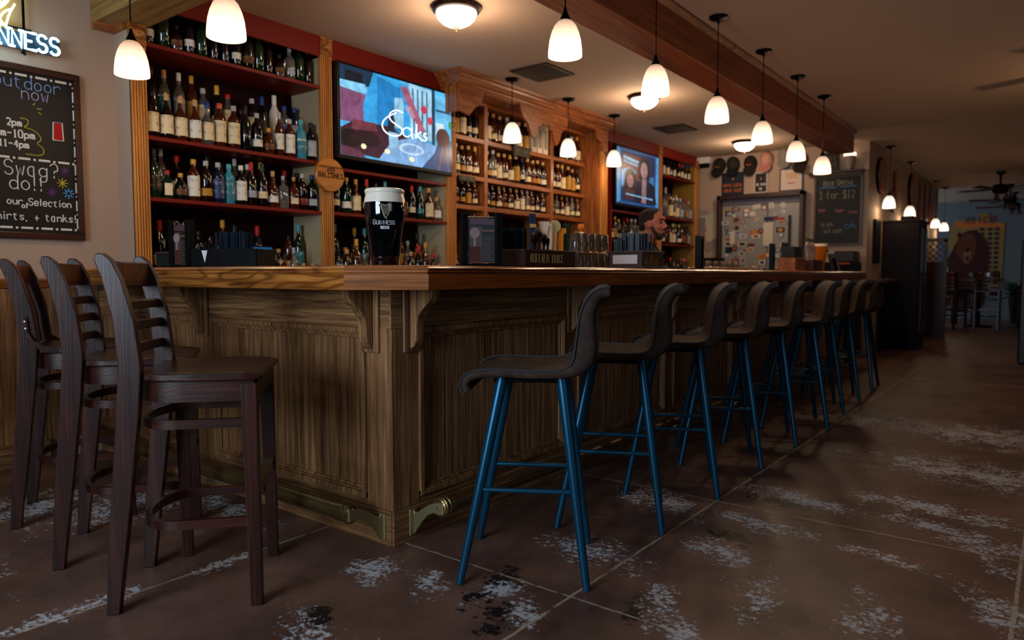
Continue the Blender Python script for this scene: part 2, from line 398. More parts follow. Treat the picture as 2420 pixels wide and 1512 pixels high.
# ------------------------------------------------------------------ bar counter
BPATH = [(1.595, 4.485), (1.595, 1.954), (1.79, 1.741), (8.8, 1.741)]
def seg_sweep(prof, path, i):
    full = MB().sweep(prof, path); n = len(prof); mb = MB()
    mb.v = full.v[i*n:(i+2)*n]
    for j in range(n):
        j2 = (j+1) % n; mb.f.append((j, n+j, n+j2, j2)); mb.mi.append(0)
    mb.f += [tuple(range(n)), tuple(range(n, 2*n))]; mb.mi += [0, 0]; return mb
NOSE = [(-.10, 1.058), (-.085, 1.069), (-.06, 1.073), (-.018, 1.073), (-.006, 1.070), (.001, 1.063), (-.001, 1.058), (-.006, 1.055), (-.004, 1.051),
        (-.004, 1.049), (-.012, 1.0475), (-.014, 1.044), (-.004, 1.043), (0, 1.040), (0, .990), (-.002, .987), (-.03, .987), (-.03, 1.03), (-.10, 1.03)]
top = thing('bar_counter', 'long L-shaped golden oak bar counter with moulded edge', 'counter', (1.8, 1.9, 0))
def P(o, par):            # parent keeping world position (parents are unrotated empties)
    o.parent = par; o.location = Vector(o.location)-Vector(par.location); return o
CHAM = wood('oak_chamfer', '#5a3018', '#965a30', '#ac6e40', 'x', .45, .05, 1, .35, pre=R(47.5))
OAKL = wood('oak_counter_long', '#571f0a', '#8a4318', '#a65a24', 'x', .25, .5, 1, .3)
for i, mt in enumerate((OAK['y'], CHAM, OAKL)):
    o = seg_sweep(NOSE, BPATH, i).build('edge_rail', mt, smooth=True); P(o, top)
    o['label'] = ['pale golden edge rail of the short side', 'angled corner edge rail', 'dark red edge rail of the long side'][i]
mb = MB().prism([(1.68, 4.485), (1.68, 1.99), (1.82, 1.83), (8.8, 1.83), (8.8, 2.42), (2.27, 2.42), (2.27, 4.485)], 1.02, 1.058)
P(mb.build('counter_board', OAKL), top)

front = thing('bar_panelling', 'panelled worn oak bar front with beadboard panels and corbels', 'bar front', (1.843, 1.991, 0))
def face(T, segs, length, tagside, ax):
    """local x along the face, y outwards, z up"""
    def B(name, f, mt, bevel=.003):
        mb = MB(); mb.T = T; f(mb); return P(mb.build(name, mt, bevel=bevel), front)
    s0 = .004 if ax == 'y' else 0
    B('carcass', lambda m_: m_.box(s0, length, -.06, -.02, 0, .985), OLD['z'], 0)
    B('plinth', lambda m_: m_.box(s0, length, -.02, .006, 0, .135), OLD[ax])
    B('top_rail', lambda m_: m_.box(s0, length, -.02, 0, .835, .986), OLD[ax])
    B('bottom_rail', lambda m_: m_.box(s0, length, -.02, 0, .135, .165), OLD[ax])
    for (a, b, kind) in segs:
        if kind == 'stile':
            B('stile', lambda m_: m_.box(a, b, -.02, .002, .135, .835), OLD['z'])
        else:
            def bead(m_):
                n = int((b-a)/.042); prev = []
                for i in range(n+1):
                    s = a+(b-a)*i/n; prev += [(s-.0026, -.013), (s-.0008, -.0165), (s+.0008, -.0165), (s+.0026, -.013)]
                prev[0] = (a, -.013); prev[-1] = (b, -.013)
                prev = [p for p in prev if a <= p[0] <= b]
                m_.prism(prev+[(b, -.03), (a, -.03)], .165, .835)
            B('beadboard_panel', bead, OLD['z'], 0)
            for w0, w1, y1 in ((0, .022, .012), (.022, .03, .004), (.03, .042, -.003)):
                def fr(m_):
                    m_.box(a+w0, a+w1, -.013, y1, .165+w0, .835-w0); m_.box(b-w1, b-w0, -.013, y1, .165+w0, .835-w0)
                    m_.box(a+w0, b-w0, -.013, y1-.0005, .835-w1, .835-w0); m_.box(a+w0, b-w0, -.013, y1-.0005, .165+w0, .165+w1)
                B('panel_moulding', fr, OLD['z'], .003)
def corbel(T, s):
    """T face frame; s position along the face"""
    o = T @ Vector((s, 0, 0)); al = T.to_3x3() @ Vector((1, 0, 0)); ou = T.to_3x3() @ Vector((0, 1, 0))
    mb = MB(); mb.T = T; mb.box(s-.048, s+.048, .002, .014, .742, .986); c = P(mb.build('corbel', OLD['z'], bevel=.004), front)
    mb = MB(); mb.T = frame(o, ou, al)
    pts = [(.014, .756), (.022, .757), (.035, .766), (.046, .785), (.050, .81), (.051, .85), (.058, .878), (.075, .902), (.098, .922), (.118, .938), (.130, .955), (.136, .986), (.014, .986)]
    mb.prism(pts, -.022, .022); q = mb.build('bracket', OLD['z'], bevel=.005); P(q, front); w = q.matrix_basis.copy()
    q.parent = c; q.location = Vector(q.location)-Vector(c.location)
TS = frame((1.843, 1.991, 0), (0, 1, 0), (0, 0, 1)); TL = frame((8.8, 1.991, 0), (-1, 0, 0), (0, 0, 1))
ss = [(.004, .139, 'stile'), (.139, 1.245, 'panel'), (1.245, 1.395, 'stile'), (1.395, 2.494, 'panel')]
face(TS, ss, 2.494, 'short', 'y')
L = 8.8-1.843; ls = []; x = 1.985
stl = [(1.843, 1.985)]
while x < 8.7:
    x2 = min(x+1.045, 8.8); ls.append((8.8-x2, 8.8-x, 'panel'))
    if x2 < 8.7: stl.append((x2, x2+.115))
    x = x2+.115
ls += [(8.8-b, 8.8-a, 'stile') for a, b in stl]
face(TL, ls, L, 'long', 'x')
corbel(TS, .105); corbel(TS, 1.32)
corbel(TL, 8.8-1.948)
for a, b in stl[1:]: corbel(TL, 8.8-(a+b)/2)
# a purse hook under the counter, seen between the first two stools
mb = MB(); mb.tube([(3.42, 1.985, .93), (3.42, 1.95, .93), (3.42, 1.93, .915), (3.42, 1.935, .895), (3.42, 1.955, .892)], .005, 8); P(mb.build('purse_hook', BRASS, smooth=True), front)

# brass foot rails
def rail(label, T, x0, x1, brs, endcap):
    t = thing('foot_rail', label, 'foot rail', tuple(T @ Vector((x0, 0, 0)))[:2]+(0,))
    mb = MB(); mb.T = T; mb.tube([(x0, .145, .155), (x1, .145, .155)], .033, 20); P(mb.build('rail_tube', BRASS, smooth=True), t)
    for i, b in enumerate(brs):
        mb = MB(); mb.T = T
        o = T @ Vector((b, 0, 0)); al = T.to_3x3() @ Vector((1, 0, 0)); ou = T.to_3x3() @ Vector((0, 1, 0))
        mb.box(b-.022, b+.022, .004, .012, .02, .125); br = P(mb.build('rail_bracket', BRASSL, bevel=.004), t)
        mb = MB(); mb.T = frame(o, ou, al)
        mb.prism([(.012, .02), (.03, .045), (.06, .085), (.09, .115), (.12, .13), (.17, .13), (.17, .18), (.12, .168), (.09, .155), (.06, .135), (.035, .118), (.02, .112), (.012, .125)], -.006, .006)
        a = P(mb.build('bracket_arm', BRASSL, bevel=.003), t); a.parent = br; a.location = Vector(a.location)-Vector(br.location)
    if endcap:
        s = endcap[1]
        mb = MB(); mb.T = T @ Matrix.Translation((endcap[0], .145, .155)) @ Matrix.Rotation(PI/2*(-s), 4, 'Y')
        mb.lathe([(.0345, -.06), (.0375, -.058), (.0375, -.02), (.034, -.018), (.034, -.012), (.039, -.01), (.039, 0), (.035, .003), (.035, .009), (.030, .012), (.026, .010), (.008, .010), (.006, .016), (.002, .018)], 28)
        for q in range(8): mb.ell((.018*math.cos(q*PI/4), .018*math.sin(q*PI/4), .012), (.005, .005, .004), 8)
        P(mb.build('end_cap', BRASS, smooth=True), t)
    return t
rail('aged brass foot rail along the short side of the bar, behind the wooden chairs', TS, .07, 2.45, (.055, 1.25, 2.2), (.07, 1))
rail('aged brass foot rail along the long side of the bar, behind the padded stools', TL, .1, 8.8-1.955, [8.8-1.945]+[8.8-x_ for x_ in (3.1, 4.3, 5.4, 6.6, 7.8)], (8.8-1.955, -1))

# ------------------------------------------------------------------ wooden ladder-back bar chairs
def bent(mb, pts, wy, tx, k=0):
    """side-profile post in the y-z plane: pts = [(y, z, depth)], thickness tx centred on x = wy"""
    a = [(y-d/2, z) for y, z, d in pts]; b = [(y+d/2, z) for y, z, d in reversed(pts)]
    T0 = mb.T; mb.T = T0 @ frame((wy, 0, 0), (0, 1, 0), (1, 0, 0)); mb.prism(a+b, -tx/2, tx/2, k); mb.T = T0
def hoop(z, r=.009, h=.014, x=.178, yb=-.15, yf=.18):
    pts = [(x, yf), (x, -.02)]+[(x*math.cos(t*PI/10), -.04+(yb+.04)*math.sin(t*PI/10)) for t in range(0, 11)]+[(-x, -.02), (-x, yf)]
    mb = MB(); mb.sweep([(-r, z-h), (r, z-h), (r, z+h), (-r, z+h)], pts); return mb
def seat_mesh(z=.742):
    out = [(-.17, -.205), (.17, -.205), (.205, -.12), (.222, .05), (.225, .2), (.21, .235), (-.21, .235), (-.225, .2), (-.222, .05), (-.205, -.12)]
    mb = MB(); n = 14
    # dished top
    vs = []; fs = []; N_ = 18
    for j in range(N_+1):
        y = -.205+.44*j/N_; y_ = -.15+(y+.205)*.875; w = .205+.02*min(1, (y+.205)/.2)
        if y < -.12: w = .17+(y+.205)/.085*.035
        if y > .2: w = .225-(y-.2)/.035*.015
        for i in range(n+1):
            u = 2*i/n-1; x = u*w; d = .012*(1-u*u)*(1-((y+.02)/.26)**2)
            d += .008*max(0, y-.16)/.07
            vs.append((x, y_, z-max(0, d)))
    m1 = n+1; K = len(vs)
    vs += [(x, y, z-.026 if True else 0) for x, y, _ in vs]
    for j in range(N_):
        for i in range(n):
            a = j*m1+i; fs.append((a, a+1, a+m1+1, a+m1)); fs.append((K+a, K+a+m1, K+a+m1+1, K+a+1))
    for i in range(n):
        fs.append((i, K+i, K+i+1, i+1)); a = N_*m1+i; fs.append((a, a+1, K+a+1, K+a))
    for j in range(N_):
        a = j*m1; fs.append((a, a+m1, K+a+m1, K+a)); a = j*m1+n; fs.append((a, K+a, K+a+m1, a+m1))
    return mb.add(vs, fs)
CREST = wood('mahogany_polished', '#240c06', '#4a1e12', '#6a2c1a', 'x', .16, .6, 1, .25)
def wooden_chair(label, group, slats='ladder'):
    t = thing('bar_chair', label, 'chair', group=group); w = MAH
    for s in (-1, 1):
        mb = MB(); bent(mb, [(-.215, 0, .038), (-.197, .2, .052), (-.175, .42, .06), (-.155, .62, .065), (-.145, .76, .065), (-.158, .9, .06), (-.188, 1.03, .054), (-.21, 1.085, .048), (-.218, 1.104, .02)], s*.184, .034)
        mb.build('back_post', w['z'], t, bevel=.004)
        mb = MB(); pts = []
        T0 = Matrix(); vs = []
        for z_, hw in ((0, .0185), (.705, .024)):
            cx_, cy_ = s*(.200 if z_ == 0 else .188), (.205 if z_ == 0 else .195)
            vs += [(cx_-hw, cy_-hw, z_), (cx_+hw, cy_-hw, z_), (cx_+hw, cy_+hw, z_), (cx_-hw, cy_+hw, z_)]
        mb.add(vs, [(3, 2, 1, 0), (4, 5, 6, 7)]+[(i, (i+1) % 4, (i+1) % 4+4, i+4) for i in range(4)])
        mb.build('front_leg', w['z'], t, bevel=.003)
    seat_mesh().build('seat', w['y'], t, smooth=True, bevel=.005)
    mb = MB(); x = .19
    pts = [(x, .21), (x+.004, 0)]+[(x*math.cos(q*PI/12), -.03-.12*math.sin(q*PI/12)) for q in range(0, 13)]+[(-x-.004, 0), (-x, .21)]
    mb.sweep([(-.009, .65), (.009, .65), (.009, .716), (-.009, .716)], pts)
    mb.box(-.175, .175, .2, .218, .655, .716); mb.build('seat_apron', w['y'], t, smooth=True)
    hoop(.578).build('upper_stretcher', w['y'], t, smooth=True); hoop(.262).build('lower_stretcher', w['y'], t, smooth=True)
    mb = MB().box(-.18, .18, .196, .216, .34, .375); mb.build('foot_bar', w['x'], t, bevel=.003)
    mb = MB().box(-.15, .15, .19, .219, .372, .379); mb.build('foot_plate', BRASS, t, bevel=.001)
    def rail_(z0, z1, yoff, bul, name):
        mb = MB(); pts = [(-.176+.352*q/10, yoff-bul*math.sin(PI*q/10)) for q in range(11)]
        mb.sweep([(-.009, z0), (.009, z0), (.009, z1), (-.009, z1)], pts); mb.build(name, CREST if name == 'crest_rail' else w['x'], t, bevel=.004)
    rail_(1.0, 1.082, -.192, .03, 'crest_rail')
    if slats == 'ladder':
        for z0, yy in ((.928, -.163), (.862, -.152), (.79, -.148)): rail_(z0, z0+.03, yy, .022, 'slat')
    else:
        for q in (-.115, -.04, .04, .115):
            mb = MB(); bent(mb, [(-.15, .745, .014), (-.165, .88, .014), (-.20, 1.01, .014)], q, .05); mb.build('slat', w['z'], t, bevel=.003)
        for s in (-1, 1):
            mb = MB(); a = [(-.15, .86), (-.145, .80), (-.125, .762), (-.09, .735), (-.04, .728), (.04, .728)]
            T_ = frame((s*.212, 0, 0), (0, 1, 0), (1, 0, 0)); mb.T = T_
            mb.prism([(y, z+.012) for y, z in a]+[(y, z-.012) for y, z in reversed(a)], -.006, .006); br = mb.build('corner_bracket', w['y'], t, bevel=.002)
            mb = MB()
            for y, z in ((-.15, .85), (-.148, .822), (-.015, .728), (.015, .728)): mb.ell((s*.219, y, z), (.004, .006, .006), 8)
            mb.build('bolt', CHROME, br, smooth=True)
    return t
def place(t, cx, cy, head):
    t.location = (cx, cy, 0); t.rotation_euler = (0, 0, R(head)-PI/2); return t
cg = 'dark wooden bar chairs at the short side of the bar'
cA = place(wooden_chair('dark mahogany ladder-back bar chair nearest the camera, turned toward the aisle', cg), 1.232, 2.269, -41)
cB = dup(cA, label='dark mahogany ladder-back bar chair just behind the nearest one', group=cg); place(cB, 1.262, 2.815, -33)
cC = place(wooden_chair('dark bar chair with vertical back slats and bolted corner brackets, behind both ladder-backs', cg, 'vert'), 1.315, 3.435, -27)
cD = dup(cC, label='dark wooden bar chair cut off by the left edge of the photo', group=cg); place(cD, .62, 3.62, -50)

# ------------------------------------------------------------------ padded stools
def suede():
    mt = bpy.data.materials.new('brown_grey_suede'); mt.use_nodes = True; N = mt.node_tree; b = N.nodes['Principled BSDF']
    tc = N.nodes.new('ShaderNodeTexCoord'); sp = N.nodes.new('ShaderNodeSeparateXYZ'); N.links.new(tc.outputs['Object'], sp.inputs[0])
    n1 = noise(N, tc.outputs['Object'], 14, 6, .65); c = ramp(N, n1, [(.3, '#1c1511'), (.52, '#33261f'), (.75, '#513c2f')])
    ch = math_(N, 'ABSOLUTE', math_(N, 'SINE', math_(N, 'MULTIPLY', sp.outputs[0], PI/.036)))
    gr = math_(N, 'SUBTRACT', 1.0, math_(N, 'POWER', ch, .35))
    c = mixc(N, math_(N, 'MULTIPLY', gr, .4), c, '#15110f'); N.links.new(c, b.inputs['Base Color'])
    b.inputs['Roughness'].default_value = .72; b.inputs['Specular IOR Level'].default_value = .18
    bp = N.nodes.new('ShaderNodeBump'); bp.inputs['Strength'].default_value = .4; bp.inputs['Distance'].default_value = .0025
    N.links.new(math_(N, 'ADD', ch, math_(N, 'MULTIPLY', n1, .3)), bp.inputs['Height']); N.links.new(bp.outputs[0], b.inputs['Normal'])
    return mt
SUEDE = suede(); PIPE = M('dark_piping', '#2c2f33', .6)
def stool(label, group):
    t = thing('bar_stool', label, 'stool', group=group)
    path = [(.188, .648), (.205, .668), (.200, .695), (.178, .714), (.12, .724), (.03, .721), (-.06, .719), (-.12, .722), (-.152, .733), (-.170, .76), (-.177, .81), (-.182, .86), (-.189, .91), (-.203, .95), (-.226, .978), (-.252, .993), (-.280, .995)]
    path = chaikin(path, 1); Lp = len(path); nx = 12; th = .042; w = .212; vs = []; fs = []
    def pt(i, u, side):
        y, z = path[i]; a = path[max(0, i-1)]; b = path[min(Lp-1, i+1)]; ty, tz = b[0]-a[0], b[1]-a[1]; l = math.hypot(ty, tz); ty /= l; tz /= l
        ny, nz = tz, -ty      # points away from the sitter
        # ensure normal points up / forward on the sitting side
        ww = w*(1-.04*i/Lp); up = max(0, 1-abs(ty)*0)
        cup = .007*u*u
        e = math.sqrt(max(0, 1-u**8))
        bk = min(1, max(0, (z-.722)/.04)) if y < -.1 else 0
        thick = (.030*(.8+.2*e))*(1-bk)+bk*(.074-.036*max(0, (z-.80)/.2))*(.78+.22*e)
        off = cup if side > 0 else cup-thick
        if i < 3: off -= 0
        return (u*ww, y+ny*off, z+nz*off)
    for side in (1, -1):
        for i in range(Lp):
            for j in range(nx+1):
                uu = 2*j/nx-1; uu = math.copysign(1-(1-abs(uu))**1.5, uu); vs.append(pt(i, uu, side))
    K = Lp*(nx+1); m1 = nx+1
    for i in range(Lp-1):
        for j in range(nx):
            a = i*m1+j; fs.append((a, a+1, a+m1+1, a+m1)); fs.append((K+a, K+a+m1, K+a+m1+1, K+a+1))
    for j in range(nx): fs.append((j, K+j, K+j+1, j+1)); a = (Lp-1)*m1+j; fs.append((a, a+1, K+a+1, K+a))
    for i in range(Lp-1):
        a = i*m1; fs.append((a, a+m1, K+a+m1, K+a)); a = i*m1+nx; fs.append((a, K+a, K+a+m1, a+m1))
    o = MB().add(vs, fs).build('seat_shell', SUEDE, t, smooth=False)
    shade(o.data, 80); sd = o.modifiers.new('soft', 'SUBSURF'); sd.levels = 1; sd.render_levels = 1
    for s in (-1, 1):
        j = 0 if s < 0 else nx
        mb = MB(); mb.tube([Vector(vs[i*m1+j])+Vector((0, 0, 0)) for i in range(Lp)], .0032, 6); mb.build('piping', PIPE, t, smooth=True)
    mb = MB().box(-.13, .13, -.14, .11, .676, .688); mb.build('seat_plate', BLKM, t, bevel=.003)
    for sx in (-1, 1):
        for sy in (-1, 1):
            mb = MB(); mb.tube([(sx*.212, sy*.212, .004), (sx*.208, sy*.208, .03), (sx*.115, (.08 if sy > 0 else -.122), .69)], [.0125, .0135, .0205], 16)
            mb.build('leg', TEALM, t, smooth=True)
    for sx in (-1, 1):
        f_ = .316/.69; xx = .212-.097*f_; y0 = .212-.132*f_; y1 = -(.212-.09*f_)
        mb = MB(); mb.tube([(sx*xx, y0, .316), (sx*xx, y1, .316)], .0085, 12); mb.build('side_rung', TEALM, t, smooth=True)
    mb = MB(); mb.tube([(-.15, .135, .4), (.15, .135, .4)], .0085, 12)
    return t
sgp = 'brown suede stools along the bar'
SP = [(1.965, 1.200, 121), (2.582, 1.227, 117), (3.149, 1.22, 116), (3.791, 1.232, 117), (4.43, 1.235, 113), (5.02, 1.20, 115), (5.72, 1.26, 112), (6.30, 1.27, 108), (6.95, 1.30, 94)]
names = ['brown suede bar stool nearest the camera, on blue-green metal legs']+['brown suede bar stool, %s from the near end of the row' % w_ for w_ in ORD[1:8]]+['brown suede bar stool at the far end of the row, squared to the bar']
st0 = None
for i, (fx, fy, hd) in enumerate(SP):
    s = stool(names[0], sgp) if i == 0 else dup(st0, label=names[i], group=sgp)
    if i == 0: st0 = s
    a = R(hd)-PI/2; lx, ly = -.212, -.212
    place(s, fx-(lx*math.cos(a)-ly*math.sin(a)), fy-(lx*math.sin(a)+ly*math.cos(a)), hd)

# ------------------------------------------------------------------ lamps
def shade_mat(name, col, s0, s1, z0, z1):
    mt = bpy.data.materials.new(name); mt.use_nodes = True; N = mt.node_tree; N.nodes.clear()
    out = N.nodes.new('ShaderNodeOutputMaterial'); tc = N.nodes.new('ShaderNodeTexCoord'); sp = N.nodes.new('ShaderNodeSeparateXYZ'); N.links.new(tc.outputs['Object'], sp.inputs[0])
    f = N.nodes.new('ShaderNodeMapRange'); f.inputs[1].default_value = z0; f.inputs[2].default_value = z1; f.inputs[3].default_value = s0; f.inputs[4].default_value = s1; N.links.new(sp.outputs[2], f.inputs[0])
    at = math_(N, 'ARCTAN2', sp.outputs[1], sp.outputs[0]); rib = math_(N, 'MULTIPLY_ADD', math_(N, 'SINE', math_(N, 'MULTIPLY', at, 90)), .12, .88)
    e = N.nodes.new('ShaderNodeEmission'); e.inputs[0].default_value = lin(col); N.links.new(math_(N, 'MULTIPLY', f.outputs[0], rib), e.inputs[1])
    gl = N.nodes.new('ShaderNodeBsdfGlossy'); gl.inputs['Roughness'].default_value = .15
    tr = N.nodes.new('ShaderNodeBsdfTransparent'); tr.inputs[0].default_value = (1, .9, .8, 1)
    a = N.nodes.new('ShaderNodeMixShader'); a.inputs[0].default_value = .22; N.links.new(e.outputs[0], a.inputs[1]); N.links.new(tr.outputs[0], a.inputs[2])
    b = N.nodes.new('ShaderNodeMixShader'); b.inputs[0].default_value = .06; N.links.new(a.outputs[0], b.inputs[1]); N.links.new(gl.outputs[0], b.inputs[2])
    N.links.new(b.outputs[0], out.inputs[0]); return mt
SHADE = shade_mat('ribbed_glass_shade', '#ffcfae', 2.8, .55, .05, .165)
SHADEC = shade_mat('ribbed_glass_shade_pale', '#ffe6cc', 2.6, .9, .05, .165)
BULB = M('bulb', '#ffdcb4', .5, es=9)
def pendant(zb, label, group, mt=SHADE):
    """origin at the shade's rim level, zb = height of rim"""
    t = thing('pendant_lamp', label, 'pendant lamp', (0, 0, zb), group=group)
    mb = MB(); pr = [(.079, 0), (.0795, .01), (.078, .035), (.073, .075), (.064, .11), (.051, .14), (.036, .158), (.024, .166)]
    mb.lathe(pr, 40, cap=False); inn = [(r-.003, z) for r, z in reversed(pr)]; 
    mb.lathe([(.024, .166), (.021, .166)]+inn[0:]+[(.079, 0)], 40, cap=False)
    mb.build('shade', mt, t, smooth=True)
    mb = MB(); mb.lathe([(.026, .162), (.024, .175), (.014, .195), (.008, .215), (.006, .225)], 20); mb.build('socket', BLKM, t, smooth=True)
    mb = MB(); mb.tube([(0, 0, .22), (0, 0, HC-zb-.02)], .0035, 8); mb.build('cord', BLKM, t)
    mb = MB(); mb.lathe([(.006, HC-zb-.05), (.012, HC-zb-.03), (.05, HC-zb-.02), (.062, HC-zb-.012), (.062, HC-zb-.001)], 28); mb.build('canopy', BLKM, t, smooth=True)
    mb = MB(); mb.ell((0, 0, .06), (.026, .026, .034), 16); mb.build('bulb', BULB, t, smooth=True)
    return t
pg = 'bell pendants over the bar'
p0 = None
rows = [(x, 1.875, z, 'glass bell pendant over the long side of the bar, %s from the near end' % ORD[i]) for i, (x, z) in enumerate(((2.845, 2.052), (3.777, 2.06), (4.69, 2.06), (5.6, 2.05), (6.49, 2.03), (7.35, 2.012)))]
rows += [(1.70, 3.66, 2.015, 'glass bell pendant in front of the fluted left pilaster, beside the wall'), (1.70, 2.817, 2.03, 'glass bell pendant over the short side, cut off by the top edge')]
for x, y, z, lb in rows:
    if p0 is None: p = p0 = pendant(z, lb, pg); p.location = (x, y, z)
    else:
        p = dup(p0, (x, y, z), label=lb, group=pg)
        for ch in p.children:       # canopy and cord reach the ceiling
            if ch.name.startswith(('cord', 'canopy')): ch.location.z = rows[0][2]-z
    point('pendant_light', (x, y, z-.03), 5.5)
    point('pendant_glow', (x, y, z+.22), .35, r=.03) if False else None
q0 = None
for i, (x, z) in enumerate(((5.05, 2.205), (5.95, 2.20), (6.85, 2.21))):
    lb = 'small glass bell pendant before the central cabinet, %s from the left' % ORD[i]
    if q0 is None: q0 = p = pendant(z, lb, 'bell pendants before the central cabinet', SHADEC); p.location = (x, 3.88, z); qz = z
    else:
        p = dup(q0, (x, 3.88, z), label=lb)
        for ch in p.children:
            if ch.name.startswith(('cord', 'canopy')): ch.location.z = qz-z
    point('pendant_light', (x, 3.88, z-.03), 4.5)
c0 = None
for i, (x, z) in enumerate(((10.75, 1.93), (12.4, 1.92), (15.2, 1.9), (16.4, 1.9))):
    lb = 'distant glowing bell pendant along the corridor wall, %s from the bar' % ORD[i]
    if c0 is None: c0 = p = pendant(z, lb, 'corridor pendants', SHADEC); p.location = (x, 1.88, z); qz = z
    else:
        p = dup(c0, (x, 1.88, z), label=lb)
        for ch in p.children:
            if ch.name.startswith(('cord', 'canopy')): ch.location.z = qz-z
    point('pendant_light', (x, 1.85, z-.03), 3.5)
BOWL = M('frosted_bowl_glass', '#fff1dc', .5, es=3.2)
BRZ = M('dark_bronze', '#3a2a20', .35, .8)
def dome(x, y, lb):
    t = thing('ceiling_light', lb, 'ceiling light', (x, y, HC), group='flush ceiling lights inside the bar')
    mb = MB(); mb.lathe([(.155, -.001), (.16, -.012), (.15, -.03), (.132, -.034)], 40); mb.build('rim', BRZ, t, smooth=True)
    mb = MB(); mb.lathe([(.130, -.03), (.132, -.045), (.12, -.075), (.095, -.10), (.06, -.118), (.02, -.126), (.005, -.127)], 40); mb.build('glass_bowl', BOWL, t, smooth=True)
    mb = MB(); mb.lathe([(.018, -.122), (.02, -.130), (.012, -.137), (.006, -.142), (.008, -.147), (.004, -.153)], 16); mb.build('finial', BRZ, t, smooth=True)
    point('dome_light', (x, y, HC-.19), 15, (1, .72, .47), .09)
dome(3.5, 3.14, 'frosted dome ceiling light at the top centre, nearest of three')
dome(6.3, 3.24, 'frosted dome ceiling light partly behind the second hanging pendant')
dome(9.2, 3.3, 'frosted dome ceiling light farthest back, near the cap wall')
def vent(x, y, lb):
    t = thing('ceiling_vent', lb, 'ceiling vent', (x, y, HC), group='dark ceiling vents')
    mb = MB(); mb.box(-.21, .21, -.19, -.16, -.012, -.001).box(-.21, .21, .16, .19, -.012, -.001).box(-.21, -.18, -.16, .16, -.012, -.001).box(.18, .21, -.16, .16, -.012, -.001)
    mb.build('frame', M('vent_brown', '#2a1a14', .5), t)
    mb = MB()
    for i in range(9):
        yy = -.15+i*.0375; mb.add([(-.18, yy-.012, -.002), (.18, yy-.012, -.002), (.18, yy+.012, -.02), (-.18, yy+.012, -.02), (-.18, yy-.010, -.002), (.18, yy-.010, -.002), (.18, yy+.014, -.02), (-.18, yy+.014, -.02)],
            [(0, 1, 2, 3), (7, 6, 5, 4), (0, 3, 7, 4), (1, 5, 6, 2)])
    mb.build('louvres', M('vent_brown', '#2a1a14', .5), t)
vent(5.04, 3.55, 'dark ceiling vent between the near dome light and the central cabinet')
vent(7.9, 3.66, 'dark ceiling vent near the second television')
# ------------------------------------------------------------------ back bar cabinets
def fluted(mb, x0, x1, y, z0, z1, n=5):
    """pilaster front with flutes; face at y (toward -y)"""
    w = x1-x0; mb.box(x0, x1, y+.012, y+.03, z0, z1)
    g = w/(n*2+1)
    for i in range(n+1): mb.box(x0+g*2*i, x0+g*(2*i+1), y, y+.013, z0, z1)
def pilaster(par, x0, x1, z1, y=4.285, mat=None):
    mb = MB(); fluted(mb, x0, x1, y, .962, z1-.12); P(mb.build('pilaster', mat or PIL, bevel=.002), par)
    mb = MB(); mb.box(x0-.004, x1+.004, y-.006, y+.03, z1-.12, z1); cx = (x0+x1)/2
    T0 = mb.T; mb.T = Matrix.Translation((cx, y-.006, z1-.06)) @ Matrix.Rotation(PI/2, 4, 'X'); mb.lathe([(.038, 0), (.036, .006), (.030, .006), (.026, .002), (.014, .002), (.010, .006), (.002, .008)], 24); mb.T = T0
    P(mb.build('rosette_block', mat or OAK['x'], bevel=.002), par)
def shelf(par, x0, x1, z, y0=4.295, y1=4.625, th=.024, mat=None, name='shelf'):
    mb = MB(); mb.box(x0, x1, y0, y1, z-th, z); return P(mb.build(name, mat or RED, bevel=.003), par)
bb = thing('shelving_bay', 'tall left shelving bay with dark red shelves between fluted oak pilasters', 'shelving', (2.7, 4.46, 0))
pilaster(bb, 1.985, 2.072, 2.484); pilaster(bb, 3.315, 3.415, HC-.005)
for z in (1.50, 1.86, 2.40): shelf(bb, 2.072, 3.318, z)
P(MB().box(2.06, 2.075, 4.31, 4.64, .962, 2.6).build('side_panel', REDD), bb); P(MB().box(3.318, 3.33, 4.31, 4.64, .962, 2.6).build('side_panel', CREAM), bb)
P(MB().box(2.02, 3.316, 4.288, 4.31, 2.605, HC-.001).build('header', RED), bb)
P(MB().box(2.075, 3.318, 4.5, 4.64, 1.97, 1.985).build('riser', REDD), bb)
tb = thing('shelving_bay', 'shelving bay with red shelves beneath the large television', 'shelving', (4.0, 4.46, 0))
for z in (1.505, 1.835): shelf(tb, 3.415, 4.65, z)
P(MB().box(3.40, 3.413, 4.31, 4.64, .962, 2.6).build('side_panel', CREAM), tb); P(MB().box(4.638, 4.65, 4.31, 4.64, .962, 2.6).build('side_panel', CREAM), tb)
P(MB().box(3.415, 4.65, 4.288, 4.31, 2.60, HC-.001).build('header', RED), tb); pilaster(tb, 4.655, 4.765, 2.42)
# central cabinet with its hood
cc = thing('shelf_cabinet', 'golden oak central cabinet with carved hood and square cubbies', 'cabinet', (5.9, 4.46, 0))
ZS = (1.67, 1.94, 2.285)
for z in ZS: shelf(cc, 4.765, 6.93, z, th=.04, mat=OAKR['x'])
shelf(cc, 4.765, 6.93, 2.62, th=.03, mat=OAKR['x'], name='top_shelf')
for a, b in ((5.165, 5.215), (6.255, 6.305)):
    P(MB().box(a, b, 4.293, 4.64, .962, 2.6).build('divider', OAKR['z'], bevel=.003), cc)
P(MB().box(6.93, 6.96, 4.10, 4.64, .962, 2.7).build('side_panel', OAKR['z']), cc); P(MB().box(4.765, 4.78, 4.31, 4.64, .962, 2.6).build('side_panel', OAKR['z']), cc)
mb = MB(); fluted(mb, 6.93, 7.05, 4.07, .962, 2.4, 4); P(mb.build('pilaster', PIL), cc)
P(MB().box(4.57, 4.60, 4.09, 4.285, 2.42, 2.70).build('hood_side', OAKR['z']), cc)
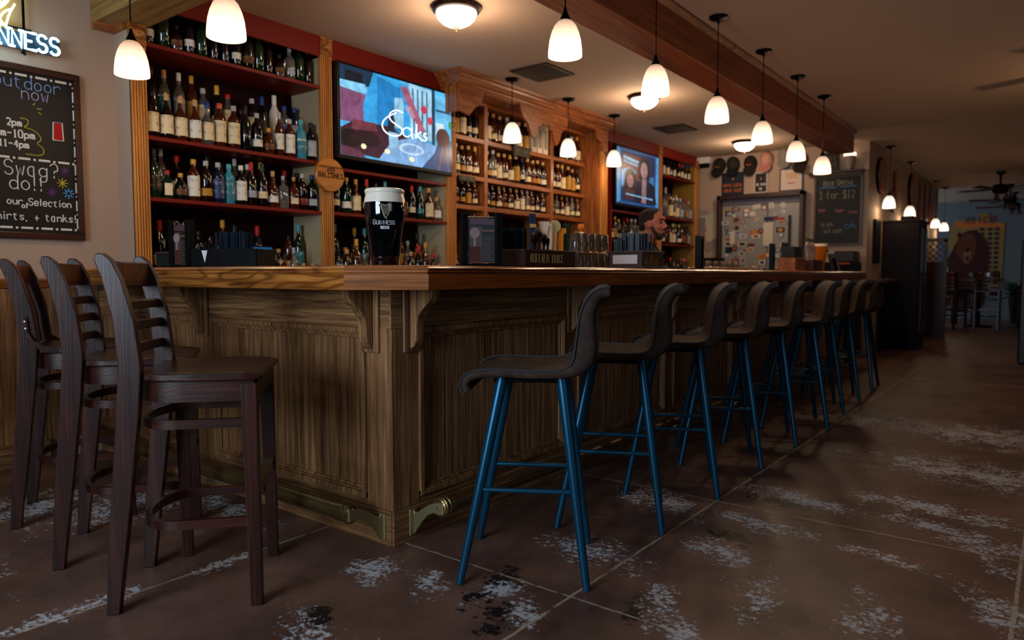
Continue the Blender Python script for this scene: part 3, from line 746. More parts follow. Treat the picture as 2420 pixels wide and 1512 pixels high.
# fascia with arches
def arch(x0, x1, zl, zt, n=10):
    """ogee opening: returns bottom edge points from x0 to x1"""
    w = x1-x0; r = min(.18, w/3); pts = []
    for i in range(n+1):
        t = i/n; pts.append((x0+r*t, zl+(zt-zl)*(.5-.5*math.cos(PI*t))+.02*math.sin(3*PI*t)))
    for i in range(n+1):
        t = 1-i/n; pts.append((x1-r*t, zl+(zt-zl)*(.5-.5*math.cos(PI*t))+.02*math.sin(3*PI*t)))
    return pts
bot = [(4.57, 2.42), (4.70, 2.40)]+arch(4.76, 5.56, 2.46, 2.625)+[(5.60, 2.38), (5.645, 2.345), (5.69, 2.38)]+arch(5.72, 5.96, 2.46, 2.5, 5)+[(5.985, 2.37), (6.03, 2.33), (6.075, 2.37)]+arch(6.12, 6.93, 2.47, 2.625)+[(6.97, 2.38), (7.02, 2.34), (7.05, 2.37)]
mb = MB(); mb.T = frame((0, 4.09, 0), (1, 0, 0), (0, -1, 0))
poly = bot+[(7.05, 2.74), (4.57, 2.74)]
# triangulated fascia strip: top edge to bottom edge
vs = []; fs = []
for x, z in bot: vs += [(x, 4.07, z), (x, 4.07, 2.74), (x, 4.092, z), (x, 4.092, 2.74)]
for i in range(len(bot)-1):
    a = 4*i; fs += [(a, a+4, a+5, a+1), (a+2, a+3, a+7, a+6), (a, a+2, a+6, a+4), (a+1, a+5, a+7, a+3)]
fs += [(0, 1, 3, 2), (4*len(bot)-4, 4*len(bot)-2, 4*len(bot)-1, 4*len(bot)-3)]
P(MB().add(vs, fs).build('carved_fascia', OAKR['x']), cc)
P(MB().box(4.60, 7.05, 4.092, 4.30, 2.62, 2.64).build('hood_soffit', OAKR['x']), cc)
mb = MB().sweep([(0, 2.64), (.012, 2.645), (.014, 2.66), (.03, 2.67), (.05, 2.70), (.055, 2.715), (.075, 2.725), (.08, 2.749), (0, 2.749)], [(4.57, 4.285), (4.57, 4.07), (7.05, 4.07), (7.05, 4.285)])
P(mb.build('crown_moulding', OAKR['x']), cc)
# second television bay and last bay
t2 = thing('shelving_bay', 'shelving bay with red shelves beneath the second television', 'shelving', (8.1, 4.46, 0))
for z in (1.46, 1.82): shelf(t2, 7.56, 8.76, z)
P(MB().box(7.05, 8.76, 4.288, 4.31, 2.605, HC-.001).build('header', RED), t2); P(MB().box(7.52, 7.56, 4.30, 4.64, .962, 2.6).build('side_panel', RED), t2)
pilaster(t2, 8.765, 8.87, HC-.005)
t3 = thing('shelving_bay', 'last red shelving bay at the right end, next to the cap wall', 'shelving', (9.4, 4.46, 0))
for z in (1.46, 1.82, 2.385): shelf(t3, 8.87, 9.97, z)
P(MB().box(8.87, 9.97, 4.288, 4.31, 2.62, HC-.001).build('header', RED), t3)
P(MB().box(9.955, 9.97, 4.31, 4.64, .962, 2.6).build('side_panel', M('ochre_side', '#8a6420', .6)), t3); pilaster(t3, 9.97, 10.08, 2.70)
P(MB().box(8.868, 8.88, 4.31, 4.64, .962, 2.6).build('side_panel', OAKR['z']), t3)
ct = thing('back_counter', 'dark back counter beneath the liquor shelves', 'counter', (6, 4.3, 0))
P(MB().box(2.03, 10.08, 4.06, 4.62, 0, .93).build('cabinet_body', M('dark_cabinet', '#140d0a', .5)), ct); P(MB().box(2.03, 10.08, 4.0, 4.62, .93, .96).build('counter_slab', OLD['x'], bevel=.003), ct)

# ------------------------------------------------------------------ bottles
G_ = {'amber': ('#5a2204', .06, 0, .55), 'brown': ('#1e0a03', .06, 0, .3), 'clear': ('#d8d2c8', .05, 0, .92), 'green': ('#0e2e18', .07, 0, .4), 'black': ('#0a0a0c', .12, 0, 0), 'white': ('#c8c2b8', .3, 0, 0),
      'teal': ('#2f8496', .45, 0, 0), 'blue': ('#0c1c3c', .1, 0, .3), 'gold': ('#b87a20', .08, 0, .5), 'silver': ('#b8bcc0', .2, .8, 0), 'red': ('#7a0e10', .1, 0, .3)}
def gm(c):
    k = G_[c]; return M('bottle_glass_'+c, k[0], k[1], k[2], trans=k[3], coat=.5)
LC = {'cream': '#d8c49c', 'white': '#d8d2c4', 'black': '#15130f', 'blue': '#26365c', 'yellow': '#b07c20', 'teal': '#2a6f80', 'red': '#701c16', 'orange': '#a05428', 'silver': '#9aa0a8', 'brown': '#5c3418', 'green': '#2e5a38'}
def lm(c):
    if 'label_'+c in MC: return MC['label_'+c]
    mt = M('label_'+c, LC[c], .5); N = mt.node_tree; b = N.nodes['Principled BSDF']; tc = N.nodes.new('ShaderNodeTexCoord'); sp = N.nodes.new('ShaderNodeSeparateXYZ'); N.links.new(tc.outputs['Object'], sp.inputs[0])
    ln = math_(N, 'GREATER_THAN', math_(N, 'SINE', math_(N, 'MULTIPLY', sp.outputs[2], 560)), .15)
    big = math_(N, 'GREATER_THAN', noise(N, mapped(N, (90, 90, 34)), 1, 2), .5); wide = math_(N, 'GREATER_THAN', noise(N, mapped(N, (14, 14, 26)), 1, 1), .52)
    ink = {'black': '#a8823c', 'blue': '#b8c4d8', 'teal': '#d8e0e0', 'red': '#d8c8a0', 'brown': '#b8904c', 'green': '#c8c8a0'}.get(c, '#2c2018')
    N.links.new(mixc(N, math_(N, 'MULTIPLY', math_(N, 'MULTIPLY', ln, big), math_(N, 'MULTIPLY', wide, .85)), LC[c], ink), b.inputs['Base Color']); return mt
SHAPES = { # profile r,z (m), label z0,z1, label angle, square power, cap r, cap z0, cap z1
 'round': ([(.035, 0), (.039, .004), (.039, .175), (.037, .19), (.022, .212), (.0155, .222), (.0145, .265)], .03, .145, 150, 0, .017, .243, .277),
 'square': ([(.036, 0), (.039, .004), (.039, .165), (.034, .182), (.018, .20), (.0135, .212), (.013, .262)], .035, .13, 80, 6, .0155, .24, .275),
 'squat': ([(.046, 0), (.05, .006), (.05, .10), (.046, .125), (.03, .15), (.017, .165), (.0155, .2)], .03, .10, 120, 0, .02, .19, .225),
 'tall': ([(.031, 0), (.034, .004), (.034, .20), (.028, .225), (.016, .25), (.0125, .262), (.012, .32)], .05, .15, 150, 0, .014, .285, .335),
 'bulb': ([(.038, 0), (.041, .006), (.041, .125), (.038, .15), (.028, .175), (.0185, .195), (.0155, .21), (.0145, .26)], .03, .125, 130, 0, .016, .24, .282),
 'flask': ([(.044, 0), (.047, .004), (.047, .13), (.04, .16), (.02, .185), (.014, .195), (.0135, .235)], .03, .115, 70, 4, .016, .215, .252),
 'wine': ([(.034, 0), (.037, .004), (.037, .185), (.031, .21), (.017, .24), (.0142, .26), (.014, .31)], .05, .14, 150, 0, .0155, .25, .315)}
MESH = {}
def bmesh_body(sh, level):
    k = ('b', sh)
    if k not in MESH:
        pr, *_ , = SHAPES[sh][0:1]; sq = SHAPES[sh][4]
        mb = MB().lathe(pr, 20, sq=sq); me = mb.mesh('bottle_body'); shade(me, 50); MESH[k] = me
    return MESH[k]
def body(sh, col):
    k = ('bb', sh, col)
    if k not in MESH:
        me = bmesh_body(sh, 0).copy(); me.materials.append(gm(col)); MESH[k] = me
    return MESH[k]
def label_mesh(sh, col, kind=0):
    k = ('l', sh, col, kind)
    if k not in MESH:
        pr, z0, z1, ang, sq, *_ = SHAPES[sh]; r = max(p[0] for p in pr)+.0006; mb = MB(); n = 10; vs = []; fs = []
        if kind == 1: z0, z1 = z0+.01, z0+.06
        if kind == 2: z1 += .02
        if sh == 'bulb': r += .001
        for i in range(n+1):
            a = -PI/2+R(ang)*(i/n-.5); c, d = math.cos(a), math.sin(a); q = (abs(c)**sq+abs(d)**sq)**(-1/sq) if sq else 1
            for rr in (r, r+.0006): vs += [(rr*c*q, rr*d*q, z0), (rr*c*q, rr*d*q, z1)]
        for i in range(n):
            a = 4*i; fs += [(a+2, a+6, a+7, a+3), (a, a+1, a+5, a+4), (a+1, a+3, a+7, a+5), (a, a+4, a+6, a+2)]
        fs += [(0, 2, 3, 1), (4*n, 4*n+1, 4*n+3, 4*n+2)]
        mb.add(vs, fs); me = mb.mesh('bottle_label'); me.materials.append(lm(col)); shade(me, 50)
        # a darker printed band
        MESH[k] = me
    return MESH[k]
def cap_mesh(sh, col):
    k = ('c', sh, col)
    if k not in MESH:
        r, a, b = SHAPES[sh][5:]; mb = MB().lathe([(r*.92, a), (r, a+.003), (r, b-.003), (r*.9, b)], 16); me = mb.mesh('bottle_cap')
        c = {'black': '#0c0c0d', 'red': '#b01818', 'gold': '#c8922c', 'cork': '#b88a58', 'teal': '#4aa0a8', 'white': '#d8d4cc', 'silver': '#a8a8a8', 'blue': '#183a78', 'brown': '#4a2210', 'green': '#123a24', 'orange': '#c8542a'}[col]
        me.materials.append(M('cap_'+col, c, .4)); shade(me, 40); MESH[k] = me
    return MESH[k]
def bottle(x, y, z, sh, gc, lc, cc_, label, group, rz=None, sc=1.0, kind=0, dz=0):
    o = bpy.data.objects.new('liquor_bottle', body(sh, gc)); COL.objects.link(o); o.location = (x, y, z+.0015)
    o.rotation_euler = (0, 0, R(-22)+R(random.uniform(-14, 14)) if rz is None else rz); o.scale = (sc, sc, sc)
    tag(o, label, 'bottle', group)
    if lc:
        c = bpy.data.objects.new('label', label_mesh(sh, lc, kind)); COL.objects.link(c); c.parent = o
    c = bpy.data.objects.new('cap', cap_mesh(sh, cc_)); COL.objects.link(c); c.parent = o
    return o
GN = {'amber': 'amber', 'brown': 'brown', 'clear': 'clear', 'green': 'green', 'black': 'black', 'white': 'white', 'teal': 'teal', 'blue': 'blue', 'gold': 'gold', 'silver': 'silver', 'red': 'red'}
rnd = random.Random(11)
POOL = [('round', 'amber', 'cream', 'black'), ('round', 'brown', 'white', 'cork'), ('square', 'amber', 'black', 'black'), ('squat', 'brown', 'cream', 'cork'), ('tall', 'clear', 'white', 'silver'), ('bulb', 'amber', 'cream', 'gold'),
        ('wine', 'black', 'cream', 'red', 1), ('round', 'green', 'white', 'gold', 1), ('round', 'black', 'brown', 'black', 1), ('wine', 'brown', None, 'black'), ('square', 'clear', 'white', 'silver', 1), ('flask', 'amber', 'brown', 'black'), ('tall', 'amber', 'yellow', 'gold'), ('round', 'clear', 'blue', 'white'), ('squat', 'clear', 'white', 'cork'),
        ('wine', 'brown', 'orange', 'black'), ('round', 'black', 'silver', 'black'), ('tall', 'green', 'teal', 'teal'), ('bulb', 'brown', 'white', 'red')]
def row(x0, x1, y, z, n, where, bay, grp, rowname='front', spec=None, maxh=None, sc=1.0, jit=.003, pool=None, skip=()):
    """one row of bottles, left to right"""
    for i in range(n):
        if i in skip: continue
        x = x0+(x1-x0)*(i+.5)/n+rnd.uniform(-jit, jit)
        s = (spec[i] if spec and i < len(spec) and spec[i] else rnd.choice(pool or POOL)); sh, gc, lc, cp = s[:4]; k = s[4] if len(s) > 4 else rnd.choice((0, 0, 2, 1))
        h = SHAPES[sh][7]; c = sc*rnd.uniform(.94, 1.04)
        if maxh: c = min(c, maxh/h)
        wd = (x1-x0)/n; rmax = max(p[0] for p in SHAPES[sh][0]); 
        lim = wd-.009 if SHAPES[sh][4] == 0 else (wd-.009)*.88
        if 2*rmax*c > lim: c = lim/(2*rmax)
        lt = '%s bottle with %s label' % (GN[gc], lc) if lc else 'unlabelled %s bottle' % GN[gc]
        lb = '%s, %s from left%s, %s, %s' % (lt, ORD[i], {'front': ' in front row', 'back': ' in back row', '': ''}[rowname], where, bay)
        bottle(x, y+rnd.uniform(-.008, .008), z, sh, gc, lc, cp, lb, grp, sc=c, kind=k)
# left bay, upper middle shelf, front row as in the photograph
F2 = [('round', 'brown', 'cream', 'black', 0), ('bulb', 'brown', 'cream', 'cork', 2), ('bulb', 'amber', 'cream', 'cork', 2), ('bulb', 'amber', 'white', 'cork', 2), ('bulb', 'clear', 'cream', 'blue', 2), ('round', 'amber', 'cream', 'orange', 2), ('round', 'amber', 'cream', 'silver', 2),
      ('wine', 'black', None, 'black'), ('round', 'black', 'white', 'silver', 1), ('squat', 'amber', 'brown', 'gold', 1), ('tall', 'amber', 'white', 'silver', 2), ('round', 'amber', 'white', 'silver', 2), ('round', 'teal', 'teal', 'teal', 0), ('round', 'black', 'silver', 'black', 0)]
B2 = [('wine', 'brown', 'black', 'black'), ('tall', 'brown', None, 'brown'), ('tall', 'clear', 'teal', 'cork', 2), ('tall', 'clear', 'silver', 'white', 2), ('tall', 'amber', 'yellow', 'gold', 2), ('round', 'clear', 'cream', 'silver', 2), ('wine', 'black', 'cream', 'gold', 1), ('round', 'clear', 'cream', 'red', 2),
      ('flask', 'brown', None, 'brown'), ('round', 'brown', 'cream', 'silver'), ('wine', 'black', 'black', 'blue'), ('wine', 'white', None, 'white'), ('round', 'clear', 'blue', 'blue'), ('round', 'blue', 'silver', 'blue')]
LB = 'bottles in the left bay'
row(2.085, 3.31, 4.345, 1.86, 14, 'upper middle shelf', 'left bay', LB, spec=F2, maxh=.30)
row(2.085, 3.31, 4.54, 1.985, 14, 'upper middle shelf', 'left bay', LB, 'back', spec=B2, maxh=.34, sc=1.05)
F3 = [('wine', 'green', 'black', 'black'), ('flask', 'green', 'cream', 'red', 2), ('squat', 'black', 'brown', 'gold', 1), ('round', 'amber', 'white', 'gold', 2), ('round', 'brown', 'yellow', 'silver', 1), ('round', 'blue', 'blue', 'silver', 2), ('round', 'teal', 'teal', 'teal', 2), ('round', 'black', 'white', 'white', 2),
      ('wine', 'brown', 'silver', 'red', 1), ('wine', 'black', 'cream', 'green', 1), ('bulb', 'amber', 'white', 'cork', 1), ('square', 'clear', None, 'silver'), ('square', 'amber', 'cream', 'cork', 1), ('round', 'brown', 'red', 'silver', 1), ('round', 'black', 'silver', 'blue', 1)]
row(2.085, 3.31, 4.345, 1.50, 15, 'lower middle shelf', 'left bay', LB, spec=F3, maxh=.29)
row(2.10, 3.30, 4.50, 1.50, 12, 'lower middle shelf', 'left bay', LB, 'back', maxh=.325, sc=1.05)
DK0 = [('tall', 'brown', 'black', 'black'), ('square', 'clear', 'silver', 'silver'), ('round', 'black', 'brown', 'black'), ('round', 'green', 'green', 'gold'), ('squat', 'brown', 'brown', 'black'), ('wine', 'black', 'red', 'black'), ('round', 'clear', 'blue', 'silver')]
DK = [('round', 'black', 'brown', 'black', 1), ('tall', 'black', None, 'black'), ('square', 'clear', 'silver', 'silver', 1), ('round', 'green', None, 'black'), ('squat', 'brown', 'brown', 'black', 1), ('wine', 'black', 'white', 'black', 1), ('tall', 'brown', None, 'silver')]
row(2.09, 3.31, 4.36, 2.40, 15, 'top shelf', 'left bay', LB, '', maxh=.26, pool=DK, sc=.95)
row(2.09, 3.30, 4.34, .96, 15, 'counter level', 'left bay', LB, maxh=.27)
row(2.09, 3.30, 4.50, 1.05, 14, 'counter level', 'left bay', LB, 'back', sc=1.1, maxh=.36)
for o_ in [o for o in COL.objects if o.name.startswith('liquor_bottle') and o.get('label', '').startswith('teal bottle with teal label, thirteenth')]:
    write('BRUICH', .016, lambda a, b: (.0402*math.sin(a/.0402), -.0402*math.cos(a/.0402), .125+b), .0014, 'printed_name', M('bottle_print_white', '#d8e4e4', .5), o_, wide=.8)
    write('laddie', .009, lambda a, b: (.0402*math.sin(a/.0402), -.0402*math.cos(a/.0402), .085+b), .0007, 'printed_name', M('bottle_print_white', '#d8e4e4', .5), o_, wide=.8)
TB = 'bottles under the large television'
row(3.44, 4.63, 4.355, 1.505, 12, 'upper shelf', 'large television bay', TB, sc=.95, maxh=.28)
P(MB().box(3.42, 4.63, 4.42, 4.62, .962, 1.05).build('step_riser', REDD), tb)
row(3.44, 4.63, 4.33, .96, 14, 'counter level', 'large television bay', TB, sc=1.05)
row(3.44, 4.63, 4.50, 1.05, 12, 'counter level', 'large television bay', TB, 'back', sc=1.1)
CP = 'bottles in the central cabinet'
WL = [('round', 'amber', 'cream', 'cork'), ('round', 'brown', 'yellow', 'cork'), ('bulb', 'amber', 'cream', 'gold'), ('round', 'clear', 'cream', 'silver'), ('round', 'amber', 'orange', 'cork'), ('round', 'brown', 'white', 'cork'), ('wine', 'black', 'cream', 'black')]
WL = WL[:4]+[(a_, b_, c_, d_, 1) for a_, b_, c_, d_ in WL]
for zi, (z, nm, mh) in enumerate(((2.285, 'top cubby', .29), (1.94, 'upper cubby', .29), (1.67, 'lower cubby', .22), (.96, 'counter level', .32))):
    row(4.79, 5.15, 4.36, z, 4, nm, "cabinet's left column", CP, '', maxh=mh, pool=WL)
    row(5.23, 6.24, 4.36, z, (10, 11, 11, 9)[zi], nm, "cabinet's wide middle column", CP, '', maxh=mh, pool=WL, sc=1.0, skip=(7, 8, 9) if zi == 0 else ())
    row(6.32, 6.92, 4.36, z, (5, 6, 6, 5)[zi], nm, "cabinet's right column", CP, '', maxh=mh, pool=WL, skip=(0, 1) if zi == 0 else ())
# three tall pale cartons on the top shelf
k0 = None
for i, x in enumerate((5.98, 6.08, 6.18)):
    if k0 is None:
        k0 = thing('bottle_carton', 'x', 'box', (x, 4.35, 2.287), group='pale cartons in the top cubby')
        MB().box(-.042, .042, -.042, .042, 0, .30).build('carton', M('carton_white', '#cfc4b4', .5), k0, bevel=.002)
        MB().box(-.028, .028, -.0435, -.0425, .05, .24).build('label', M('carton_print', '#8f8474', .5), k0)
        k = k0
    else: k = dup(k0, (x, 4.35, 2.287))
    k['label'] = 'tall pale whisky carton in the top cubby, %s of three' % ('leftmost', 'middle one', 'rightmost')[i]
# small dark sign hanging on the shelf edge
sg = thing('shelf_sign', 'small dark plaque hung on the upper shelf edge of the central cabinet', 'sign', (5.72, 4.28, 2.2))
MB().box(-.13, .13, -.01, .008, 0, .10).build('board', M('sign_dark', '#2a241c', .6), sg, bevel=.003)
write('TIN CUP', .03, plane_map((0, -.012, .035), (1, 0, 0)), .0015, 'lettering', M('sign_text', '#8f8468', .5), sg)
sg = thing('shelf_sign', 'small dark green beer sign on a shelf edge in the central cabinet left column', 'sign', (4.90, 4.285, 1.875))
MB().box(-.11, .11, -.012, .005, 0, .05).build('board', M('sign_green_black', '#12180f', .5), sg, bevel=.002)
write('GUINNESS', .024, plane_map((0, -.014, .013), (1, 0, 0)), .0018, 'lettering', M('sign_text', '#8f8468', .5), sg, wide=.8)
row(7.58, 8.74, 4.36, 1.46, 11, 'upper shelf', 'second television bay', 'bottles under the second television', '', maxh=.29)
row(7.58, 8.74, 4.36, .96, 11, 'counter level', 'second television bay', 'bottles under the second television', '', sc=1.1)
CL = [('tall', 'clear', 'white', 'silver'), ('round', 'clear', 'cream', 'white'), ('square', 'clear', 'silver', 'silver'), ('round', 'clear', 'blue', 'blue'), ('tall', 'clear', 'yellow', 'red'), ('round', 'amber', 'cream', 'gold')]
LG = 'bottles in the last bay'
row(8.89, 9.94, 4.36, 2.385, 9, 'top shelf', 'last bay', LG, '', maxh=.22, pool=[('round', 'black', 'cream', 'black'), ('tall', 'brown', 'white', 'black'), ('wine', 'black', 'cream', 'red')])
row(8.89, 9.94, 4.35, 1.82, 10, 'middle shelf', 'last bay', LG, pool=CL, sc=1.05, maxh=.30)
row(8.89, 9.94, 4.50, 1.82, 9, 'middle shelf', 'last bay', LG, 'back', pool=CL, sc=1.4, maxh=.45)
row(8.89, 9.94, 4.36, 1.46, 10, 'lower shelf', 'last bay', LG, '', maxh=.29)
row(8.89, 9.94, 4.36, .96, 9, 'counter level', 'last bay', LG, '', sc=1.1)
# wall rack of tilted bottles between cabinet and second television
wr = thing('wine_rack', 'narrow wooden rack beside the central cabinet holding tilted bottles', 'rack', (7.3, 4.4, 1.0))
P(MB().box(7.12, 7.15, 4.36, 4.62, .96, 2.5).box(7.47, 7.50, 4.36, 4.62, .96, 2.5).build('upright', OAKR['z']), wr)
for i in range(6):
    z = 1.12+i*.22
    P(MB().box(7.15, 7.47, 4.45, 4.47, z-.05, z-.03).build('rack_bar', OAKR['x']), wr)
    b = bottle(7.25, 4.50, z, 'wine', 'black', 'cream' if i % 2 else 'orange', 'brown', 'dark wine bottle lying tilted in the narrow rack, %s from the bottom' % ORD[i], 'tilted bottles in the rack', rz=0)
    b.rotation_euler = (R(38), R(52), 0); b.location = (7.18, 4.44, z)

# ------------------------------------------------------------------ televisions
def poly_patch(mb, pts, W_, H_, k, lift):
    """pts in 0..1 screen coordinates (x right, y up); screen faces -y in local space"""
    n = len(pts); mb.add([(x*W_-W_/2, -lift, y*H_) for x, y in pts], [tuple(range(n))], k)
def ELL(cx, cy, rx, ry, n=20, a0=0): return [(cx+rx*math.cos(2*PI*i/n+a0), cy+ry*math.sin(2*PI*i/n+a0)) for i in range(n)]
def tv(label, x, z, W_, H_, y, patches, cols, es, tilt=0, b=.02):
    t = thing('television', label, 'television', (x, y, z)); t.rotation_euler = (R(tilt), 0, 0)
    MB().box(-W_/2-b, W_/2+b, 0, .05, -b*1.6, H_+b).build('housing', M('tv_housing', '#08080a', .3), t, bevel=.006)
    mb = MB()
    for i, (c, pts) in enumerate(patches): poly_patch(mb, [(min(1, max(0, a)), min(1, max(0, d))) for a, d in pts], W_, H_, cols.index(c), .001+i*.00012)
    sms = []
    for c in cols:
        nm = 'screen_%s_%d' % (c.lstrip('#'), int(es*100)); new = nm not in MC; mt = M(nm, c, .3, es=es)
        if new:
            N = mt.node_tree; b_ = N.nodes['Principled BSDF']; b_.inputs['Base Color'].default_value = (.01, .01, .01, 1)
            v = N.nodes.new('ShaderNodeTexCoord').outputs['Object']; f = math_(N, 'MULTIPLY_ADD', noise(N, v, 9, 6, .65, 1.2), 1.9, .05); N.links.new(math_(N, 'MULTIPLY', f, es), b_.inputs['Emission Strength'])
        sms.append(mt)
    mb.build('screen', sms, t)
    MB().box(-.15, .15, .05, .09, H_*.3, H_*.7).build('wall_mount', BLKM, t)
    return t
Q = lambda *a: [(a[i], a[i+1]) for i in range(0, len(a), 2)]
P1 = [('#4aa6d8', Q(0, 0, 1, 0, 1, 1, 0, 1)), ('#123048', Q(0, .82, .3, .82, .3, 1, 0, 1)), ('#7fc4e8', Q(.0, .70, .22, .75, .2, .84, 0, .83)), ('#0a1420', Q(.04, .84, .18, .84, .18, .95, .04, .95)), ('#7a4a6c', Q(0, .38, .2, .38, .22, .72, 0, .75)),
      ('#2f9ad8', Q(.2, .1, .55, .2, .6, .7, .5, 1, .27, 1, .18, .6)), ('#1b78b8', Q(.3, .35, .5, .4, .5, .9, .3, .98)), ('#8cbcd8', Q(.44, .42, .53, .42, .53, .80, .45, .78)), ('#9ec8e0', Q(.6, .35, .8, .35, .8, .98, .58, 1)),
      ('#3c6c8c', Q(.62, .4, .635, .4, .625, .95, .61, .95)), ('#3c6c8c', Q(.66, .4, .675, .4, .67, .95, .655, .95)), ('#3c6c8c', Q(.70, .4, .715, .4, .715, .95, .70, .95)), ('#3c6c8c', Q(.745, .4, .76, .4, .76, .95, .745, .95)),
      ('#1c3a50', Q(.8, .3, .83, .3, .83, 1, .8, 1)), ('#64b4e0', Q(.84, .55, 1, .55, 1, .95, .84, .95)), ('#c8dce8', Q(.84, .42, .92, .42, .92, .6, .84, .6)), ('#2c5878', Q(.84, .74, 1, .74, 1, .77, .84, .77)),
      ('#a05a74', Q(.5, .92, .56, .95, .74, .45, .68, .42)), ('#b088a0', Q(.54, .7, .6, .72, .64, .6, .6, .58)), ('#3a1c2c', Q(0, .05, .5, .0, .62, .3, .4, .42, .1, .4, 0, .3)), ('#6a3440', Q(.08, .3, .3, .33, .28, .42, .1, .42)),
      ('#1a1014', ELL(.07, .2, .09, .1)), ('#28141c', ELL(.2, .22, .12, .09)), ('#7aa8d8', Q(.3, 0, .9, 0, .86, .3, .6, .34, .42, .25)), ('#b8d4ec', ELL(.6, .2, .12, .07)), ('#88aedc', ELL(.6, .2, .09, .05)), ('#1c2430', Q(.38, .26, .44, .26, .45, .5, .42, .62, .39, .5)),
      ('#8cb8dc', Q(.4, .16, .47, .16, .48, .36, .39, .36)), ('#5a3040', Q(.0, .0, .2, .0, .14, .08, 0, .1)), ('#28446c', Q(.7, 0, 1, 0, 1, .4, .88, .42, .82, .2)), ('#4c2c2c', ELL(.91, .42, .07, .12)), ('#884838', Q(.86, 0, .875, 0, .915, .32, .90, .32)), ('#884838', Q(.96, 0, .975, 0, .955, .3, .94, .3)),
      ('#c43c50', ELL(.72, .72, .03, .05)), ('#c43c50', ELL(.78, .6, .025, .05)), ('#208858', ELL(.985, .6, .02, .05)), ('#fff0c0', ELL(.18, .13, .022, .03)), ('#fff0c0', ELL(.38, .12, .024, .03)), ('#fff0c0', ELL(.6, .075, .024, .03))]
C1 = list(dict.fromkeys(c for c, _ in P1))
tv1 = tv('large wall television showing a blue-lit dinner table scene', 4.045, 1.925, 1.20, .655, 4.235, P1, C1, 1.0, tilt=0)
pts = chaikin(Q(.52, .62, .46, .64, .40, .58, .40, .50, .46, .46, .52, .42, .50, .34, .42, .31, .35, .35, .33, .43, .37, .52, .46, .60), 2)
def tvmap(p, W_=1.2, H_=.655): return [(a*W_-W_/2, -.0065, b*H_) for a, b in p]
mb = MB(); WT = M('screen_white', '#e8f4ff', .4, es=1.3)
mb.tube(tvmap(pts), .0045, 6)
for p in (Q(.598, .43, .56, .46, .52, .42, .52, .36, .555, .33, .598, .38), Q(.60, .46, .598, .36, .615, .33), Q(.65, .52, .64, .34), Q(.69, .44, .645, .39, .70, .33), Q(.745, .43, .72, .43, .715, .40, .745, .37, .73, .33, .70, .34)): mb.tube(tvmap(chaikin(p, 1)), .004, 6)
T_ = mb.v; mb.v = [(x-.0, y, z) for x, y, z in T_]; mb.build('screen_caption', WT, tv1)
P2 = [('#1f5c9c', Q(0, 0, 1, 0, 1, 1, 0, 1)), ('#0c2c58', Q(.1, .05, .9, .03, .9, .97, .1, .95)), ('#7a3028', Q(.12, .5, .55, .45, .6, .9, .12, .92)), ('#58a8e0', Q(0, .0, .08, .05, .06, .97, 0, 1)), ('#58a8e0', Q(.92, .05, 1, 0, 1, 1, .94, .97)), ('#9ccff0', Q(.14, .82, .5, .78, .5, .83, .14, .88)), ('#78b8e4', Q(.14, .76, .48, .72, .48, .76, .14, .8)),
      ('#6cb4e8', Q(.1, .3, .3, .4, .45, .62, .28, .68, .1, .6)), ('#3a7cb8', Q(.6, .3, .9, .3, .88, .6, .7, .55)), ('#1c1214', ELL(.3, .5, .13, .16)), ('#1c1214', Q(.15, .25, .42, .25, .42, .5, .17, .5)), ('#b07a78', ELL(.3, .43, .075, .12)), ('#50282c', Q(.15, .1, .45, .1, .4, .28, .2, .28)), ('#1e1216', ELL(.63, .72, .15, .2)), ('#241418', Q(.5, .5, .77, .5, .77, .75, .49, .75)),
      ('#b88a90', ELL(.63, .68, .085, .15)), ('#0e1a34', Q(.38, .06, .95, .06, .9, .42, .72, .5, .55, .48, .42, .36)), ('#a07c84', Q(.57, .06, .68, .06, .69, .52, .58, .52)), ('#8cc4e8', Q(.2, .17, .85, .14, .85, .17, .2, .20)), ('#1a0c10', ELL(.28, .45, .012, .01, 8)), ('#1a0c10', ELL(.335, .45, .012, .01, 8)), ('#6c2028', ELL(.305, .37, .025, .01, 10)), ('#1a0c10', ELL(.605, .7, .012, .012, 8)), ('#1a0c10', ELL(.665, .7, .012, .012, 8)), ('#7c3038', ELL(.635, .6, .03, .01, 10))]
C2 = list(dict.fromkeys(c for c, _ in P2))
tv('smaller television above the bartender showing two people', 8.10, 1.90, 1.10, .66, 4.235, P2, C2, .62)

# oval barrel-head sign on the pilaster
GOLDW = wood('varnished_gold_wood', '#7a4210', '#b5711e', '#c98a30', 'x', .3, .3, .6, .1)
sg = thing('oval_sign', 'round varnished wooden sign with dark lettering hung on the second pilaster', 'sign', (3.365, 4.262, 1.765))
mb = MB(); mb.T = Matrix.Rotation(PI/2, 4, 'X') @ Matrix.Diagonal((1, .95, 1, 1)); mb.lathe([(.123, -.02), (.128, -.014), (.128, .004), (.122, .010)], 48); mb.build('disc', GOLDW, sg)
MB().box(-.1, .1, -.0125, -.0115, .055, .06).build('band', M('burnt_brown', '#38160a', .6), sg)
write('BALCONES', .032, plane_map((0, -.013, -.02), (1, 0, 0)), .0028, 'lettering', M('burnt_brown', '#38160a', .6), sg, serif=.7, gap=1.8, wide=.9)
mb = MB()
for p in (Q(-.035, .022, -.02, .032, 0, .03, .02, .036, .034, .028), Q(-.03, .034, -.012, .05, .006, .044, .02, .052, .035, .042), Q(-.02, .014, .02, .016)): mb.tube([(a, -.013, b) for a, b in chaikin(p, 2)], .0032, 5)
mb.build('emblem', M('burnt_brown', '#38160a', .6), sg)
